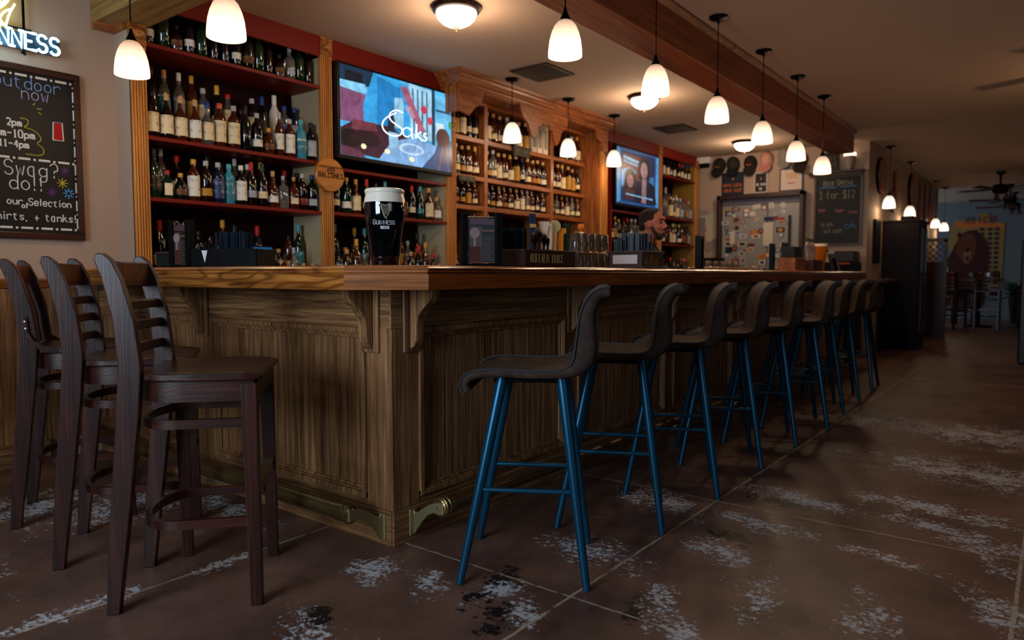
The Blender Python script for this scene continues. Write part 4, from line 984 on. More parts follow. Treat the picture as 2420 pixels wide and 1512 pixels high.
# ------------------------------------------------------------------ neon sign and chalkboard on the left wall
NB = M('neon_blue_white', '#a8e8ff', .4, es=5); NY = M('neon_yellow', '#f4f8a0', .4, es=2.6)
ns = thing('neon_sign', 'lit neon beer sign with yellow harp above blue-white letters', 'neon sign', (1.375, 4.49, 2.243))
mb = MB()
mb.tube([(.135, -.035, .34), (.135, -.035, -.03)], .007, 8); mb.tube([(.135, -.035, .0), (.135, 0, -.01)], .006, 8); mb.tube([(.02, -.035, .105), (.17, -.035, .105), (.175, -.01, .115)], .006, 8); mb.tube([(-.35, -.035, .105), (.02, -.035, .105)], .006, 8); mb.tube([(-.35, -.035, .34), (-.35, -.035, -.03)], .007, 8)
mb.build('support_frame', BLKM, ns, smooth=True)
pl, w = strokes('GUINNESS', .088, wide=.72, serif=.8, gap=1.2); mb = MB()
for p in pl: mb.tube([(a-w+.292, -.062, b+.0) for a, b in p], .0068, 8)
mb.build('letter_tubes', NB, ns, smooth=True)
MB().box(.29-w-.01, .302, -.045, -.037, -.004, .086).build('backing_strip', M('neon_backing', '#08202e', .5), ns, bevel=.003)
mb = MB()
for p in (Q(-.20, .14, -.16, .30, -.13, .42), Q(-.17, .12, -.05, .16, .04, .30, .07, .46), Q(-.14, .12, -.02, .16, .055, .28, .085, .44), Q(-.11, .115, .0, .15, .07, .27, .10, .42), Q(-.2, .34, -.14, .22, -.02, .12, .03, .095, .045, .10, .05, .12, .065, .17, .09, .22),
          Q(-.23, .34, -.16, .20, -.04, .10, .02, .085), Q(-.02, .36, .0, .26, .03, .2), Q(-.05, .38, -.04, .28, .0, .19), Q(-.08, .38, -.08, .3, -.03, .18), Q(-.20, .14, -.2, .12, -.17, .11, -.11, .115), Q(.10, .42, .085, .28, .045, .20, -.03, .14, -.06, .12), Q(.045, .34, .02, .26, -.03, .2, -.09, .16), Q(.03, .40, -.01, .28, -.06, .2), Q(.01, .42, -.04, .3, -.09, .22), Q(.075, .19, .04, .17, .015, .125, .035, .105), Q(-.03, .115, .0, .10, .05, .10)):
    mb.tube([(a, -.06, b) for a, b in chaikin(p, 3)], .0055, 8)
mb.build('harp_tubes', NY, ns, smooth=True)
point('neon_glow', (1.42, 4.40, 2.27), 1.0, (.45, .8, 1), .05)

CH = lambda c: M('chalk_'+c, {'white': '#d8d0c8', 'blue': '#7f9cc8', 'lilac': '#a99cc0', 'yellow': '#b8a838', 'purple': '#6a3a7a', 'red': '#a01414', 'sky': '#4f9ad8', 'grey': '#9a9484', 'pink': '#a85c66'}[c], .8)
cb = thing('chalkboard', 'large framed chalkboard with handwritten notes on the left wall', 'chalkboard', (1.30, 4.488, 1.235))
WB_, HB_ = .96, .93
MB().box(-WB_/2, WB_/2, -.012, -.001, .0, HB_).build('slate', M('slate_black', '#0f0d0d', .55, bump=.1), cb)
mb = MB(); f_ = .035
mb.box(-WB_/2, WB_/2, -.03, -.002, 0, f_).box(-WB_/2, WB_/2, -.03, -.002, HB_-f_, HB_).box(-WB_/2, -WB_/2+f_, -.03, -.002, f_, HB_-f_).box(WB_/2-f_, WB_/2, -.03, -.002, f_, HB_-f_)
mb.build('frame', MAH['x'], cb, bevel=.004)
def chalk(col, items, r=.0023, name='chalk_writing'):
    mb = MB()
    for it in items:
        if isinstance(it[0], str):
            s, h, x, z, kw = it; pl, w = strokes(s, h, **kw); m2 = MB()
            for p in pl: m2.tube([(x-w+a, -.0145, z+b) for a, b in p], r, 5)
            m2.build(name, CH(col), cb); continue
            for p in pl: mb.tube([(x-w+a if kw_right else x+a, -.0145, z+b) for a, b in p], r, 5)
        else: mb.tube([(a, -.0145, b) for a, b in it], r, 5)
    return mb.build('chalk_drawing', CH(col), cb) if mb.v else None
kw_right = True        # x = right end of the line
CK = dict(wide=.72, gap=1.3)
chalk('blue', [('outdoor', .068, .383, .803, CK)]); chalk('lilac', [('now', .068, .32, .750, CK)])
chalk('white', [('2pm', .036, .185, .60, CK), ('3pm-10pm', .040, .245, .54, CK), ('11-4pm', .036, .215, .487, CK)], .004)
chalk('white', [('Want Swag?', .078, .353, .34, CK), ('We do!!', .078, .275, .262, CK), ('Check out our Selection', .038, .414, .182, CK), ('of', .028, .205, .165, CK), ('shirts, + tanks!', .042, .438, .10, CK)], .0030)
chalk('yellow', [chaikin(Q(.18, .645, .22, .645, .215, .61, .19, .60, .25, .59, .285, .545, .25, .52, .29, .50, .285, .455, .2, .457), 2), Q(.245, .725, .255, .737), Q(.262, .708, .286, .710), Q(.268, .69, .285, .68)]+[Q(.375, .318, .375+.028*math.cos(q*PI/4), .318+.028*math.sin(q*PI/4)) for q in range(8)], .0024)
chalk('purple', [Q(.39, .388, .39+.026*math.cos(q*PI/4+.2), .388+.026*math.sin(q*PI/4+.2)) for q in range(8)]+[Q(.32, .262, .32+.026*math.cos(q*PI/4+.2), .262+.026*math.sin(q*PI/4+.2)) for q in range(8)], .0022)
chalk('sky', [Q(.405+.01*math.cos(q*PI/4), .262+.01*math.sin(q*PI/4), .405+.028*math.cos(q*PI/4), .262+.028*math.sin(q*PI/4)) for q in range(8)], .0032)
dash = []; dots = MB()
def dashes(x0, z0, x1, z1, n):
    for i in range(n):
        a, b = (i+.15)/n, (i+.72)/n; dash.append([(x0+(x1-x0)*a, z0+(z1-z0)*a), (x0+(x1-x0)*b, z0+(z1-z0)*b)])
        c = (i+.95)/n; dots.ell((x0+(x1-x0)*c, -.014, z0+(z1-z0)*c), (.007, .003, .007), 8)
dashes(.448, .05, .448, .86, 8); dashes(-.43, .875, .44, .875, 9); dashes(-.43, .43, .44, .43, 9); dashes(-.43, .058, .44, .058, 9)
mb = MB()
for d in dash: mb.tube([(a, -.0145, b) for a, b in d], .0068, 6)
n0 = len(mb.v); mb.v += dots.v; mb.f += [tuple(i+n0 for i in f) for f in dots.f]; mb.mi += dots.mi
mb.build('chalk_border', CH('white'), cb)
MB().box(.34, .385, -.0145, -.012, .555, .645).build('drawn_cup', CH('red'), cb)
chalk('white', [Q(.336, .552, .389, .552, .385, .65, .340, .65, .336, .552)], .003)

# ------------------------------------------------------------------ things on the bar
GBLK = M('black_ceramic_gloss', '#030507', .06, coat=1)
pt = thing('display_pint', 'oversized ceramic pint of black stout with cream head on the bar corner', 'pint glass', (1.855, 2.03, 1.059))
PR = [(.050, 0), (.053, .004), (.055, .055), (.060, .11), (.068, .16), (.0745, .195), (.0765, .228), (.0755, .252), (.0735, .266)]
MB().lathe(PR, 64).build('stout_body', GBLK, pt, smooth=True)
MB().lathe([(.0742, .262), (.0735, .267), (.0708, .278), (.0705, .283), (.0735, .286), (.0742, .292), (.0725, .298), (.067, .301), (.02, .302)], 64).build('foam_head', M('cream_glaze', '#e9e0cf', .3, coat=.4), pt, smooth=True)
MB().lathe([(.0762, .249), (.0757, .256), (.0740, .268), (.073, .2675), (.0748, .250)], 64).build('foam_collar', M('cream_glaze', '#e9e0cf', .3, coat=.4), pt, smooth=True)
for ch in pt.children:
    if ch.name.startswith('stout'): pass
ca = math.atan2(-2.03, -1.855)
def cyl(rad, dz): return lambda a, b: (rad*math.cos(ca+a/rad), rad*math.sin(ca+a/rad), dz+b)
def prof_r(z):
    for (r0, z0), (r1, z1) in zip(PR, PR[1:]):
        if z0 <= z <= z1: return r0+(r1-r0)*(z-z0)/(z1-z0)
    return PR[-1][0]
def onp(a, z, e=.0006): r = prof_r(z)+e; return (r*math.cos(ca+a/r), r*math.sin(ca+a/r), z)
PW = M('print_white', '#d8dce0', .4)
write('Guinness', .0165, lambda a, b: onp(a-.004, .166+b), .0011, 'lettering', PW, pt, serif=.6, gap=1.3, wide=.95, smallcaps=True)
mb = MB(); nn = 8; vs = []; fs = []
for i in range(nn+1):
    a = -.016+.032*i/nn; vs += [onp(a, .149, .0002), onp(a, .149, .0014), onp(a, .160, .0014), onp(a, .160, .0002)]
for i in range(nn):
    for j in range(4): fs.append((4*i+j, 4*i+4+j, 4*i+4+(j+1) % 4, 4*i+(j+1) % 4))
fs += [(0, 1, 2, 3), (4*nn+3, 4*nn+2, 4*nn+1, 4*nn)]
mb.add(vs, fs).build('nameplate', M('plate_white', '#b8bcc4', .4), pt)
write('TIPS', .005, lambda a, b: onp(a, .152+b, .002), .0004, 'plate_lettering', BLK, pt)
HG = M('harp_pewter', '#a89c86', .4, .3)
mb = MB()
for p, r in ((Q(-.018, .248, -.021, .253, -.016, .258, -.008, .254, .004, .252, .014, .256, .020, .257, .020, .250), .0022), (Q(.019, .252, .019, .238, .014, .222, .006, .210), .0018), (Q(-.013, .252, -.008, .235, -.002, .214, .004, .206, .008, .205), .0026)):
    mb.tube([onp(a, z-.018) for a, z in chaikin(p, 2)], r, 6)
for i in range(6):
    a = -.008+i*.0042; mb.tube([onp(a, .233), onp(a*.45+.003, .196+i*.002)], .0007, 4)
mb.build('harp_emblem', HG, pt)
mb = MB(); mb.tube([onp(a, z, .001) for a, z in chaikin(Q(-.045, .15, -.036, .11, -.018, .082, 0, .076, .018, .082, .036, .11, .045, .15), 3)], .0012, 6); mb.build('moulded_swoosh', GBLK, pt, smooth=True)

def menu_stand(loc, head, label, w=.12, h=.225, face='menu'):
    t = thing('menu_stand', label, 'menu stand', loc, R(head), 'drink menu stands on the bar')
    MB().box(-w/2-.04, w/2+.04, -.05, .05, 0, .012).build('base', BLK, t, bevel=.003)
    for s in (-1, 1): MB().box(s*(w/2+.012)-.013, s*(w/2+.012)+.013, -.018, .018, .012, h).build('post', BLK, t, bevel=.002)
    mb = MB(); mb.tube([(-w/2, 0, h-.02), (w/2, 0, h-.02)], .004, 8); mb.build('hinge_bar', CHROME, t)
    cols = [M('menu_plum', '#4a3438', .45, coat=.3), M('menu_black', '#0e0b0c', .45, coat=.3), M('menu_drink', '#8a7470', .4), M('menu_red', '#4a2420', .4), M('menu_text', '#5a5048', .5), M('menu_tan', '#7a5a44', .5)]
    mb = MB(); mb.box(-w/2+.004, w/2-.004, -.007, -.005, .016, h-.025, 0)
    mb.box(.002, w/2-.006, -.0078, -.0070, .02, h-.055, 1); mb.box(-w/2+.006, w/2-.006, -.0082, -.0076, h-.058, h-.05, 1); mb.box(.002, w/2-.006, -.0086, -.0080, h-.078, h-.072, 5)
    mb.T = Matrix.Translation((-w/4, -.008, h-.085)) @ Matrix.Rotation(PI/2, 4, 'X'); mb.lathe([(.022, 0), (.022, .001)], 24, 2); mb.T = Matrix()
    mb.box(-w/2+.008, -.004, -.0082, -.0076, .02, .085, 3); mb.box(-w/4-.005, -w/4+.005, -.0084, -.0078, .085, h-.107, 2)
    for i in range(11): mb.box(.006, w/2-.012-(i % 3)*.006, -.0088, -.0084, .028+i*.0095, .031+i*.0095, 4)
    mb.build('menu_card', cols, t)
    mb = MB()
    for x in (-.03, .03): mb.tube([(x+.0, .012*math.cos(q*PI/8), h-.018+.012*math.sin(q*PI/8)) for q in range(16)], .0018, 6, closed=True)
    mb.build('ring', CHROME, t)
    return t
menu_stand((2.30, 1.93, 1.073), -38, 'black menu stand with plum drinks card beside the big pint')
menu_stand((1.75, 3.33, 1.073), -78, 'black menu stand with laminated card seen edge-on beside the left napkin caddy', w=.09)
m3 = menu_stand((4.57, 1.93, 1.073), 12, 'blue-sided menu stand catching bright reflections, right of the bartender', w=.08)
m4 = dup(m3, (6.08, 1.93, 1.073), R(12), label='menu stand catching reflections before the sticker-covered refrigerator')
for mm_ in (m3, m4):
    for ch in mm_.children:
        pass
def straws(par, cx, cy, z0, sx, sy, h, mt, n=60, name='drinking_straws', seed=1):
    r_ = random.Random(seed); mb = MB()
    for i in range(n):
        x, y = cx+r_.uniform(-sx, sx), cy+r_.uniform(-sy, sy); mb.tube([(x, y, z0), (x+r_.uniform(-.003, .003), y+r_.uniform(-.003, .003), h+r_.uniform(-.004, .002))], .0028, 6)
    o = mb.build(name, mt, par); return o
STRAW = M('dark_blue_straw', '#081d2c', .35, spec=.3)
def caddy(loc, head, label, lx, ly, h, mt, name='bar_caddy'):
    t = thing(name, label, 'bar caddy', loc, R(head)); mb = MB(); w = .008
    mb.box(0, lx, 0, w, 0, h).box(0, lx, ly-w, ly, 0, h).box(0, w, 0, ly, 0, h).box(lx-w, lx, 0, ly, 0, h).box(0, lx, 0, ly, 0, .008).box(lx*.42, lx*.42+w, 0, ly, 0, h)
    mb.build('tray', mt, t, bevel=.002); return t
DKW = M('dark_caddy_wood', '#2a1214', .4)
c1 = caddy((2.545, 1.845, 1.073), 0, 'dark red bar caddy with gold lettering and bison figurine, holding straws', .40, .20, .078, DKW)
c1.location = (2.50, 1.85, 1.073)
write('BUFFALO TRACE', .036, plane_map((.17, -.001, .022), (1, 0, 0)), .0015, 'lettering', M('gold_print', '#a88a50', .4), c1, serif=.5, wide=.55, gap=1.2)
def bundle(x, y, hh, lb, n=70, sx=.032, sy=.03, loc=None):
    t = thing('straw_bundle', lb, 'straws', loc); t['kind'] = 'stuff'
    straws(t, 0, 0, 0, sx, sy, hh, STRAW, n, seed=n); return t
straws(c1, .06, .12, .01, .045, .06, .175, STRAW, 90, seed=3)
straws(c1, .03, .16, .01, .025, .03, .125, STRAW, 30, name='short_straws', seed=4)
mb = MB().box(.02, .10, .188, .19, .06, .165); mb.build('coaster_stack', M('coaster', '#6a4030', .6), c1)
# bison figurine: one continuous body
bis = thing('bison_figurine', 'small dark bronze bison figurine standing on the dark red caddy', 'figurine', (2.685, 1.905, 1.152), R(0))
mb = MB(); e = mb.ell
e((-.012, 0, .068), (.030, .022, .030)); e((.03, 0, .058), (.034, .018, .023)); e((-.008, 0, .086), (.022, .014, .018)); e((-.040, 0, .056), (.018, .015, .021)); e((-.052, 0, .046), (.010, .010, .012)); e((-.044, 0, .036), (.007, .006, .013))
for x, y in ((-.024, .011), (-.018, -.011), (.048, .009), (.052, -.009)): mb.tube([(x, y, .055), (x+.002, y, .03), (x, y, .014), (x, y, .001)], [.011, .008, .0055, .0065], 8)
mb.tube([(.062, 0, .062), (.070, 0, .045), (.069, 0, .03)], [.004, .003, .0035], 6)
for s in (-1, 1): mb.tube([(-.042, s*.010, .068), (-.042, s*.020, .074), (-.044, s*.022, .084)], [.004, .003, .001], 6)
o = mb.build('body', M('bronze_dark', '#1e130d', .38, .6, bump=.8, bscale=250), bis); rm = o.modifiers.new('fuse', 'REMESH'); rm.mode = 'VOXEL'; rm.voxel_size = .0022; rm.use_smooth_shade = True
MB().prism([(-.07, -.022), (-.03, -.028), (.05, -.026), (.085, -.015), (.08, .018), (.03, .026), (-.05, .024), (-.078, .005)], -.002, .004).build('plinth', M('bronze_dark', '#1e130d', .38, .6), bis)
# black napkin caddy on the short side
c2 = caddy((1.72, 3.20, 1.073), -64, 'black leather-look napkin and straw caddy on the short side of the bar', .34, .16, .085, BLK)
straws(c2, .17, .09, .01, .075, .05, .165, STRAW, 110, seed=8); straws(c2, .05, .10, .01, .03, .04, .118, M('black_straw', '#0a0c10', .4, spec=.2), 40, name='stir_sticks', seed=9)
mb = MB(); mb.prism([(.062, .078), (.092, .078), (.078, .022)], 0, .003); o = mb.build('napkin_corner', M('napkin_white', '#cfcfd2', .7), c2); o.rotation_euler = (PI/2, 0, 0); o.location = (0, 0, 0)
bx = thing('dark_bin', 'dark blue-green plastic condiment bin left of the edge-on menu stand', 'bin', (1.86, 3.62, 1.06), R(10))
MB().box(-.06, .06, -.10, .06, 0, .085).build('tub', M('bin_dark', '#0a1418', .5), bx, bevel=.006); MB().box(-.062, .062, -.102, .062, .085, .095).build('lid', M('bin_lid', '#3a2c28', .5), bx, bevel=.003)
pos = thing('register_screen', 'tilted blue-lit cash register screen behind the napkin caddy', 'register', (2.14, 3.28, 1.058), R(-25))
mb = MB(); mb.add([(-.07, -.06, .03), (.07, -.06, .03), (.07, .05, .13), (-.07, .05, .13), (-.07, -.05, .02), (.07, -.05, .02), (.07, .065, .125), (-.07, .065, .125)], [(0, 1, 2, 3), (7, 6, 5, 4), (0, 4, 5, 1), (3, 2, 6, 7), (0, 3, 7, 4), (1, 5, 6, 2)]); mb.build('monitor', BLK, pos, bevel=.002)
mb = MB(); mb.add([(-.062, -.052, .039), (.062, -.052, .039), (.062, .042, .1245), (-.062, .042, .1245)], [(0, 1, 2, 3)]); o = mb.build('display', M('register_blue', '#1c5c9c', .3, es=.22), pos); 
MB().box(-.05, .05, -.03, .05, 0, .035).build('foot', BLK, pos)
# far caddy with metal plate
c3 = caddy((3.60, 1.85, 1.073), 0, 'carved wooden bar caddy with shiny metal plate, in front of the bartender', .26, .22, .095, M('walnut_caddy', '#3a2a26', .45), name='bar_caddy')
MB().box(-.006, .266, -.006, .226, .088, .1).box(-.01, .27, -.01, .23, 0, .014).build('trim', M('walnut_caddy', '#3a2a26', .45), c3, bevel=.003)
mb = MB(); mb.T = frame((-.001, 0, 0), (0, -1, 0), (0, 0, 1)); mb.box(-.19, -.035, 0, .002, .028, .078); mb.build('metal_plate', M('plate_painted_shine', '#c8c8d0', .3, .2), c3)  # pale plate colour stands in for a bright metal reflection
mb = MB()
for x, h_ in ((.05, .045), (.11, .065), (.17, .045)): mb.prism([(x-.02, .022), (x+.02, .022), (x+.02, .02+h_*.7), (x, .02+h_), (x-.02, .02+h_*.7)], .0, .003)
o = mb.build('carved_arches', M('carving', '#6a4428', .5), c3); o.rotation_euler = (PI/2, 0, 0)
straws(c3, .13, .12, .01, .10, .07, .205, STRAW, 120, seed=12); straws(c3, .05, .17, .01, .04, .03, .17, STRAW, 40, name='short_straws', seed=13)

# tap tower with assorted handles
tt = thing('tap_tower', 'stainless beer tap tower inside the bar behind the bison figurine', 'beer tap tower', (3.62, 2.47, .9))
MB().box(-.32, .32, -.05, .06, 0, .02).box(-.30, .30, -.035, .035, .14, .22).build('rail_box', M('steel', '#8a8a8a', .3, .9), tt, bevel=.005)
for x in (-.24, .24): MB().lathe([(.03, .02), (.028, .14)], 16, o=(x, 0, 0)).build('column', M('steel', '#8a8a8a', .3, .9), tt, smooth=True)
HD = [('dark blue and gold flat handle, leftmost', '#10243c', 'flat', .29), ('brown wooden handle, second', '#5c3018', 'round', .2), ('tall white flared handle, third', '#c8bcae', 'flare', .25), ('tall white handle, fourth', '#d0c4b4', 'round', .24), ('round green-cream badge handle', '#a8a078', 'disc', .27), ('yellow T-shaped handle', '#c87a14', 'tee', .22),
      ('dark green handle beside the yellow one', '#14302c', 'flat', .25), ('black and grey badge handle', '#5a5450', 'disc', .16), ('thin brown handle', '#6a4428', 'round', .21), ('white handle with orange ball top, rightmost', '#d8d0c4', 'ball', .26)]
for i, (lb, col, kd, h) in enumerate(HD):
    x = 3.34+.058*i; t = thing('beer_tap', 'beer tap with '+lb, 'beer tap', (x, 2.42, 1.10), group='beer tap handles')
    mt = M('tap_'+col[1:], col, .4)
    MB().lathe([(.008, -.06), (.011, -.02), (.008, 0), (.012, .005), (.012, .02)], 12).build('faucet', CHROME, t, smooth=True)
    mb = MB()
    if kd == 'flat': mb.box(-.018, .018, -.008, .008, .02, h)
    elif kd == 'round': mb.lathe([(.009, .02), (.014, .06), (.018, h*.6), (.017, h-.01), (.010, h)], 16)
    elif kd == 'flare': mb.prism([(-.012, .02), (.012, .02), (.016, h*.7), (.032, h), (-.032, h), (-.016, h*.7)], -.01, .01)
    elif kd == 'tee': mb.prism([(-.015, .02), (.015, .02), (.017, h-.035), (.034, h-.03), (.034, h), (-.034, h), (-.034, h-.03), (-.017, h-.035)], -.01, .01)
    elif kd == 'disc': mb.lathe([(.009, .02), (.012, h-.09), (.010, h-.07)], 14)
    else: mb.lathe([(.010, .02), (.019, .05), (.019, h-.08), (.024, h-.075), (.024, h-.06), (.012, h-.05)], 18)
    o = mb.build('grip', mt, t, bevel=.002)
    if kd in ('flare', 'tee'): o.rotation_euler = (PI/2, 0, 0)
    if kd == 'disc':
        mb = MB(); mb.T = Matrix.Translation((0, 0, h-.04)) @ Matrix.Rotation(PI/2, 4, 'X'); mb.lathe([(.034, -.006), (.036, 0), (.034, .006)], 28); mb.build('badge', mt, t)
    if kd == 'ball': MB().ell((0, 0, h-.025), (.024, .02, .026), 16).build('ball_top', M('tap_ball_orange', '#c86418', .4), t, smooth=True)
    if i == 0: MB().box(-.019, .019, -.0095, -.0085, h-.08, h-.06).build('gold_band', M('gold_print', '#a88a50', .4), t)
    t.rotation_euler = (0, 0, R(-35))
# upturned glasses by the taps
GLS = M('drinking_glass', '#b8b0a4', .05, trans=.95)
g0 = None
k = 0
for j in range(2):
    for i in range(6-j):
        x, y, z = 3.50+i*.078+j*.038, 2.25, 1.06+j*.112
        if g0 is None:
            g0 = bpy.data.objects.new('tumbler', MB().lathe([(.036, 0), (.037, .002), (.031, .105), (.028, .11), (.027, .104), (.033, .004)], 20, cap=True).mesh('tumbler')); g0.data.materials.append(GLS); shade(g0.data); COL.objects.link(g0); g = g0
        else: g = g0.copy(); COL.objects.link(g)
        g.location = (x, y, z); tag(g, 'upturned clear glass in the pyramid right of the taps, %s layer, %s from left' % (('lower', 'upper')[j], ORD[i]), 'glass', 'upturned glasses beside the taps')
# far end of the bar: beer pint, caddies, bottles
bp = thing('beer_glass', 'tall glass of golden beer near the far end of the bar', 'beer glass', (7.9, 2.02, 1.073))
MB().lathe([(.045, 0), (.048, .004), (.056, .1), (.075, .2), (.079, .26)], 28).build('beer', M('golden_beer', '#b86410', .15, trans=.3), bp, smooth=True); MB().lathe([(.079, .261), (.08, .285), (.07, .288)], 28).build('foam', M('foam', '#e0d4c0', .6), bp, smooth=True)
MB().box(-.03, .03, -.083, -.079, .2, .23).build('printed_band', M('print_brown', '#5a3a20', .5), bp)
def crate(loc, label, w=.22, d=.14, h=.12, mt=None):
    t = thing('condiment_crate', label, 'crate', loc, group='wooden crates at the far end of the bar'); MB().box(-w/2, w/2, -d/2, d/2, 0, h).build('box', mt or OLD['x'], t, bevel=.004)
    return t
crate((6.75, 1.97, 1.073), 'light wooden crate beneath the square black box at the far bar end', .3, .16, .12, OAKR['x'])
bk = thing('black_box', 'square black box on top of the light wooden crate', 'box', (6.75, 1.97, 1.194)); MB().box(-.11, .11, -.06, .06, 0, .1).build('shell', M('box_blue_black', '#06121a', .5), bk, bevel=.004)
crate((7.35, 1.97, 1.073), 'dark red-brown wooden crate holding pourer bottles beside the beer glass', .34, .16, .11, M('crate_dark', '#3a1a10', .5))
for i in range(4):
    bottle(7.24+i*.075, 1.97, 1.184, 'tall', 'clear', None, 'black', 'clear bottle with black pourer in the dark crate, %s from left' % ORD[i], 'pourer bottles at the far bar end', sc=.62)
for i in range(3):
    bottle(6.98+i*.065, 2.12, 1.06, 'tall', 'clear', None, 'black', 'clear bottle with black pourer behind the crates, %s from left' % ORD[i], 'pourer bottles at the far bar end', sc=.85)
mn = thing('menu_board_stand', 'leaning dark menu board at the far end of the bar', 'menu', (8.45, 1.98, 1.073)); MB().box(-.16, .16, -.01, .01, 0, .2).build('panel', M('menu_black', '#0e0b0c', .45), mn).rotation_euler = (R(-14), 0, 0)
MB().box(-.05, .05, -.03, -.02, .01, .15).build('leaflet', M('leaflet', '#4a4048', .5), mn).rotation_euler = (R(-14), 0, R(20))
bd = thing('serving_board', 'wooden serving board with small glasses lying on the bar right of the menu stand', 'board', (5.25, 2.05, 1.073)); MB().box(-.45, .45, -.07, .07, 0, .02).build('plank', OAKR['x'], bd, bevel=.006)
for i in range(6):
    g = g0.copy(); COL.objects.link(g); g.scale = (.7, .7, .45); g.location = (4.88+i*.14, 2.05, 1.094); tag(g, 'small shot glass on the serving board, %s from left' % ORD[i], 'glass', 'shot glasses on the serving board')
# ------------------------------------------------------------------ the cap wall (x = 10.15, faces -x)
XW = 10.149
def FW(y, z, d=0): return frame((XW-d, y, z), (0, -1, 0), (0, 0, 1))     # local x runs to the right in view, y into the wall
def wall_thing(name, label, cat, y, z, group=None):
    t = thing(name, label, cat, (XW, y, z), group=group); t.rotation_euler = (0, 0, -PI/2); return t
# local frame of wall things: x to the right (-world y), y into the wall (+world x), z up
def cap(y, z, col, bill, lb, tilt=0, face=None):
    t = wall_thing('baseball_cap', lb, 'cap', y, z, 'caps hung on the wall')
    mt = M('cap_cloth_'+col[1:], col, .85, bump=.4); mb = MB()
    # crown dome projecting from wall, bill hanging down
    vs = []; fs = []; n = 20; h = 8
    for j in range(h+1):
        b = (PI/2)*j/h
        for i in range(n):
            a = 2*PI*i/n; vs.append((.095*math.cos(b)*math.cos(a), -.005-.11*math.sin(b), .115*math.cos(b)*math.sin(a)+.02*math.sin(b)))
    for j in range(h):
        for i in range(n): i2 = (i+1) % n; fs.append((j*n+i, j*n+i2, (j+1)*n+i2, (j+1)*n+i))
    fs.append(tuple(reversed(range(n)))); mb.add(vs, fs); mb.build('crown', mt, t, smooth=True)
    mb = MB(); pts = [(-.085, -.06), (.085, -.06)]+[(.085*math.cos(q*PI/12), -.09-.085*math.sin(q*PI/12)) for q in range(13)]
    vs = []; 
    for x, z_ in pts:
        yy = -.07-.03*(1-(x/.09)**2); vs.append((x, yy, z_)); 
    vs += [(x, y_+.006, z_) for x, y_, z_ in vs]; m_ = len(pts)
    mb.add(vs, [tuple(range(m_)), tuple(reversed(range(m_, 2*m_)))]+[(i, i+m_, (i+1) % m_+m_, (i+1) % m_) for i in range(m_)]); mb.build('bill', M('cap_cloth_'+bill[1:], bill, .85), t)
    if face: MB().box(-.035, .035, -.108, -.104, -.035, -.012).build('badge', M('cap_badge_'+face[1:], face, .7), t)
    t.rotation_euler = (0, R(tilt), -PI/2)
    return t
cap(4.00, 2.61, '#1c1a14', '#12110e', 'dark olive cap, leftmost in the row of caps', 8, '#7a4a20'); cap(3.79, 2.61, '#2a2618', '#0c0c0e', 'camouflage and black cap, second in the row', -6)
cap(3.545, 2.60, '#1e1714', '#1e1714', 'dark brown cap with orange badge, third in the row', 0, '#8a3c14'); cap(3.32, 2.63, '#c08a7c', '#a86c60', 'pink cap, fourth in the row', 4)
cap(3.07, 2.66, '#8a8078', '#7a7068', 'light grey cap, fifth in the row', 0); cap(2.87, 2.58, '#241a14', '#241a14', 'dark cap, rightmost in the row, behind a hanging pendant', 0)
def framed(lb, y0, y1, z0, z1, fr, bg, d=.02):
    t = wall_thing('framed_sign', lb, 'framed sign', (y0+y1)/2, z0, 'framed signs under the caps'); w = y0-y1; h = z1-z0
    mb = MB(); f_ = .018; mb.box(-w/2, w/2, -d, -.001, 0, f_).box(-w/2, w/2, -d, -.001, h-f_, h).box(-w/2, -w/2+f_, -d, -.001, f_, h-f_).box(w/2-f_, w/2, -d, -.001, f_, h-f_); mb.build('frame', M('frame_'+fr[1:], fr, .4), t)
    MB().box(-w/2+f_, w/2-f_, -d*.6, -.002, f_, h-f_).build('print', M('print_'+bg[1:], bg, .6), t); return t, w, h
def txt(t, s, h, x, z, col, r=.003, d=.0135, name='lettering', **kw): return write(s, h, plane_map((x, -d, z), (1, 0, 0)), r, name, M('ink_'+col[1:], col, .6), t, **kw)
a, w, h = framed('dark blue framed sign with orange capitals, under the leftmost caps', 3.955, 3.64, 2.175, 2.50, '#10141e', '#1c2230')
txt(a, 'DRINK LOCAL', .042, 0, .125, '#c0642c', .005, wide=.7, gap=1.2); txt(a, 'DRINK WACO', .042, 0, .05, '#c0642c', .005, wide=.7, gap=1.2)
MB().ell((0, -.013, .235), (.014, .003, .022), 12).build('emblem', M('ink_c0642c', '#c0642c', .6), a)
a, w, h = framed('small black sign with pale border and white words, below the pink cap', 3.49, 3.30, 2.18, 2.47, '#b0a8a0', '#141212')
txt(a, 'BE KIND', .032, 0, .105, '#d8d0c4', .004, wide=.65, gap=1.2); txt(a, 'OK', .032, 0, .045, '#d8d0c4', .004, wide=.8)
MB().ell((0, -.013, .2), (.01, .003, .018), 12).build('emblem', M('ink_c0642c', '#c0642c', .6), a)
a, w, h = framed('pale pink framed poster below the grey cap', 3.14, 2.825, 2.18, 2.49, '#0e0e10', '#d0b8ac')
for i, (zz, ww, c_) in enumerate(((.225, .16, '#c8945c'), (.195, .14, '#c8945c'), (.165, .15, '#cc9c50'), (.10, .10, '#b06a64'))): MB().box(-ww/2, ww/2, -.0132, -.012, zz, zz+.018).build('printed_line', M('ink_'+c_[1:], c_, .6), a)
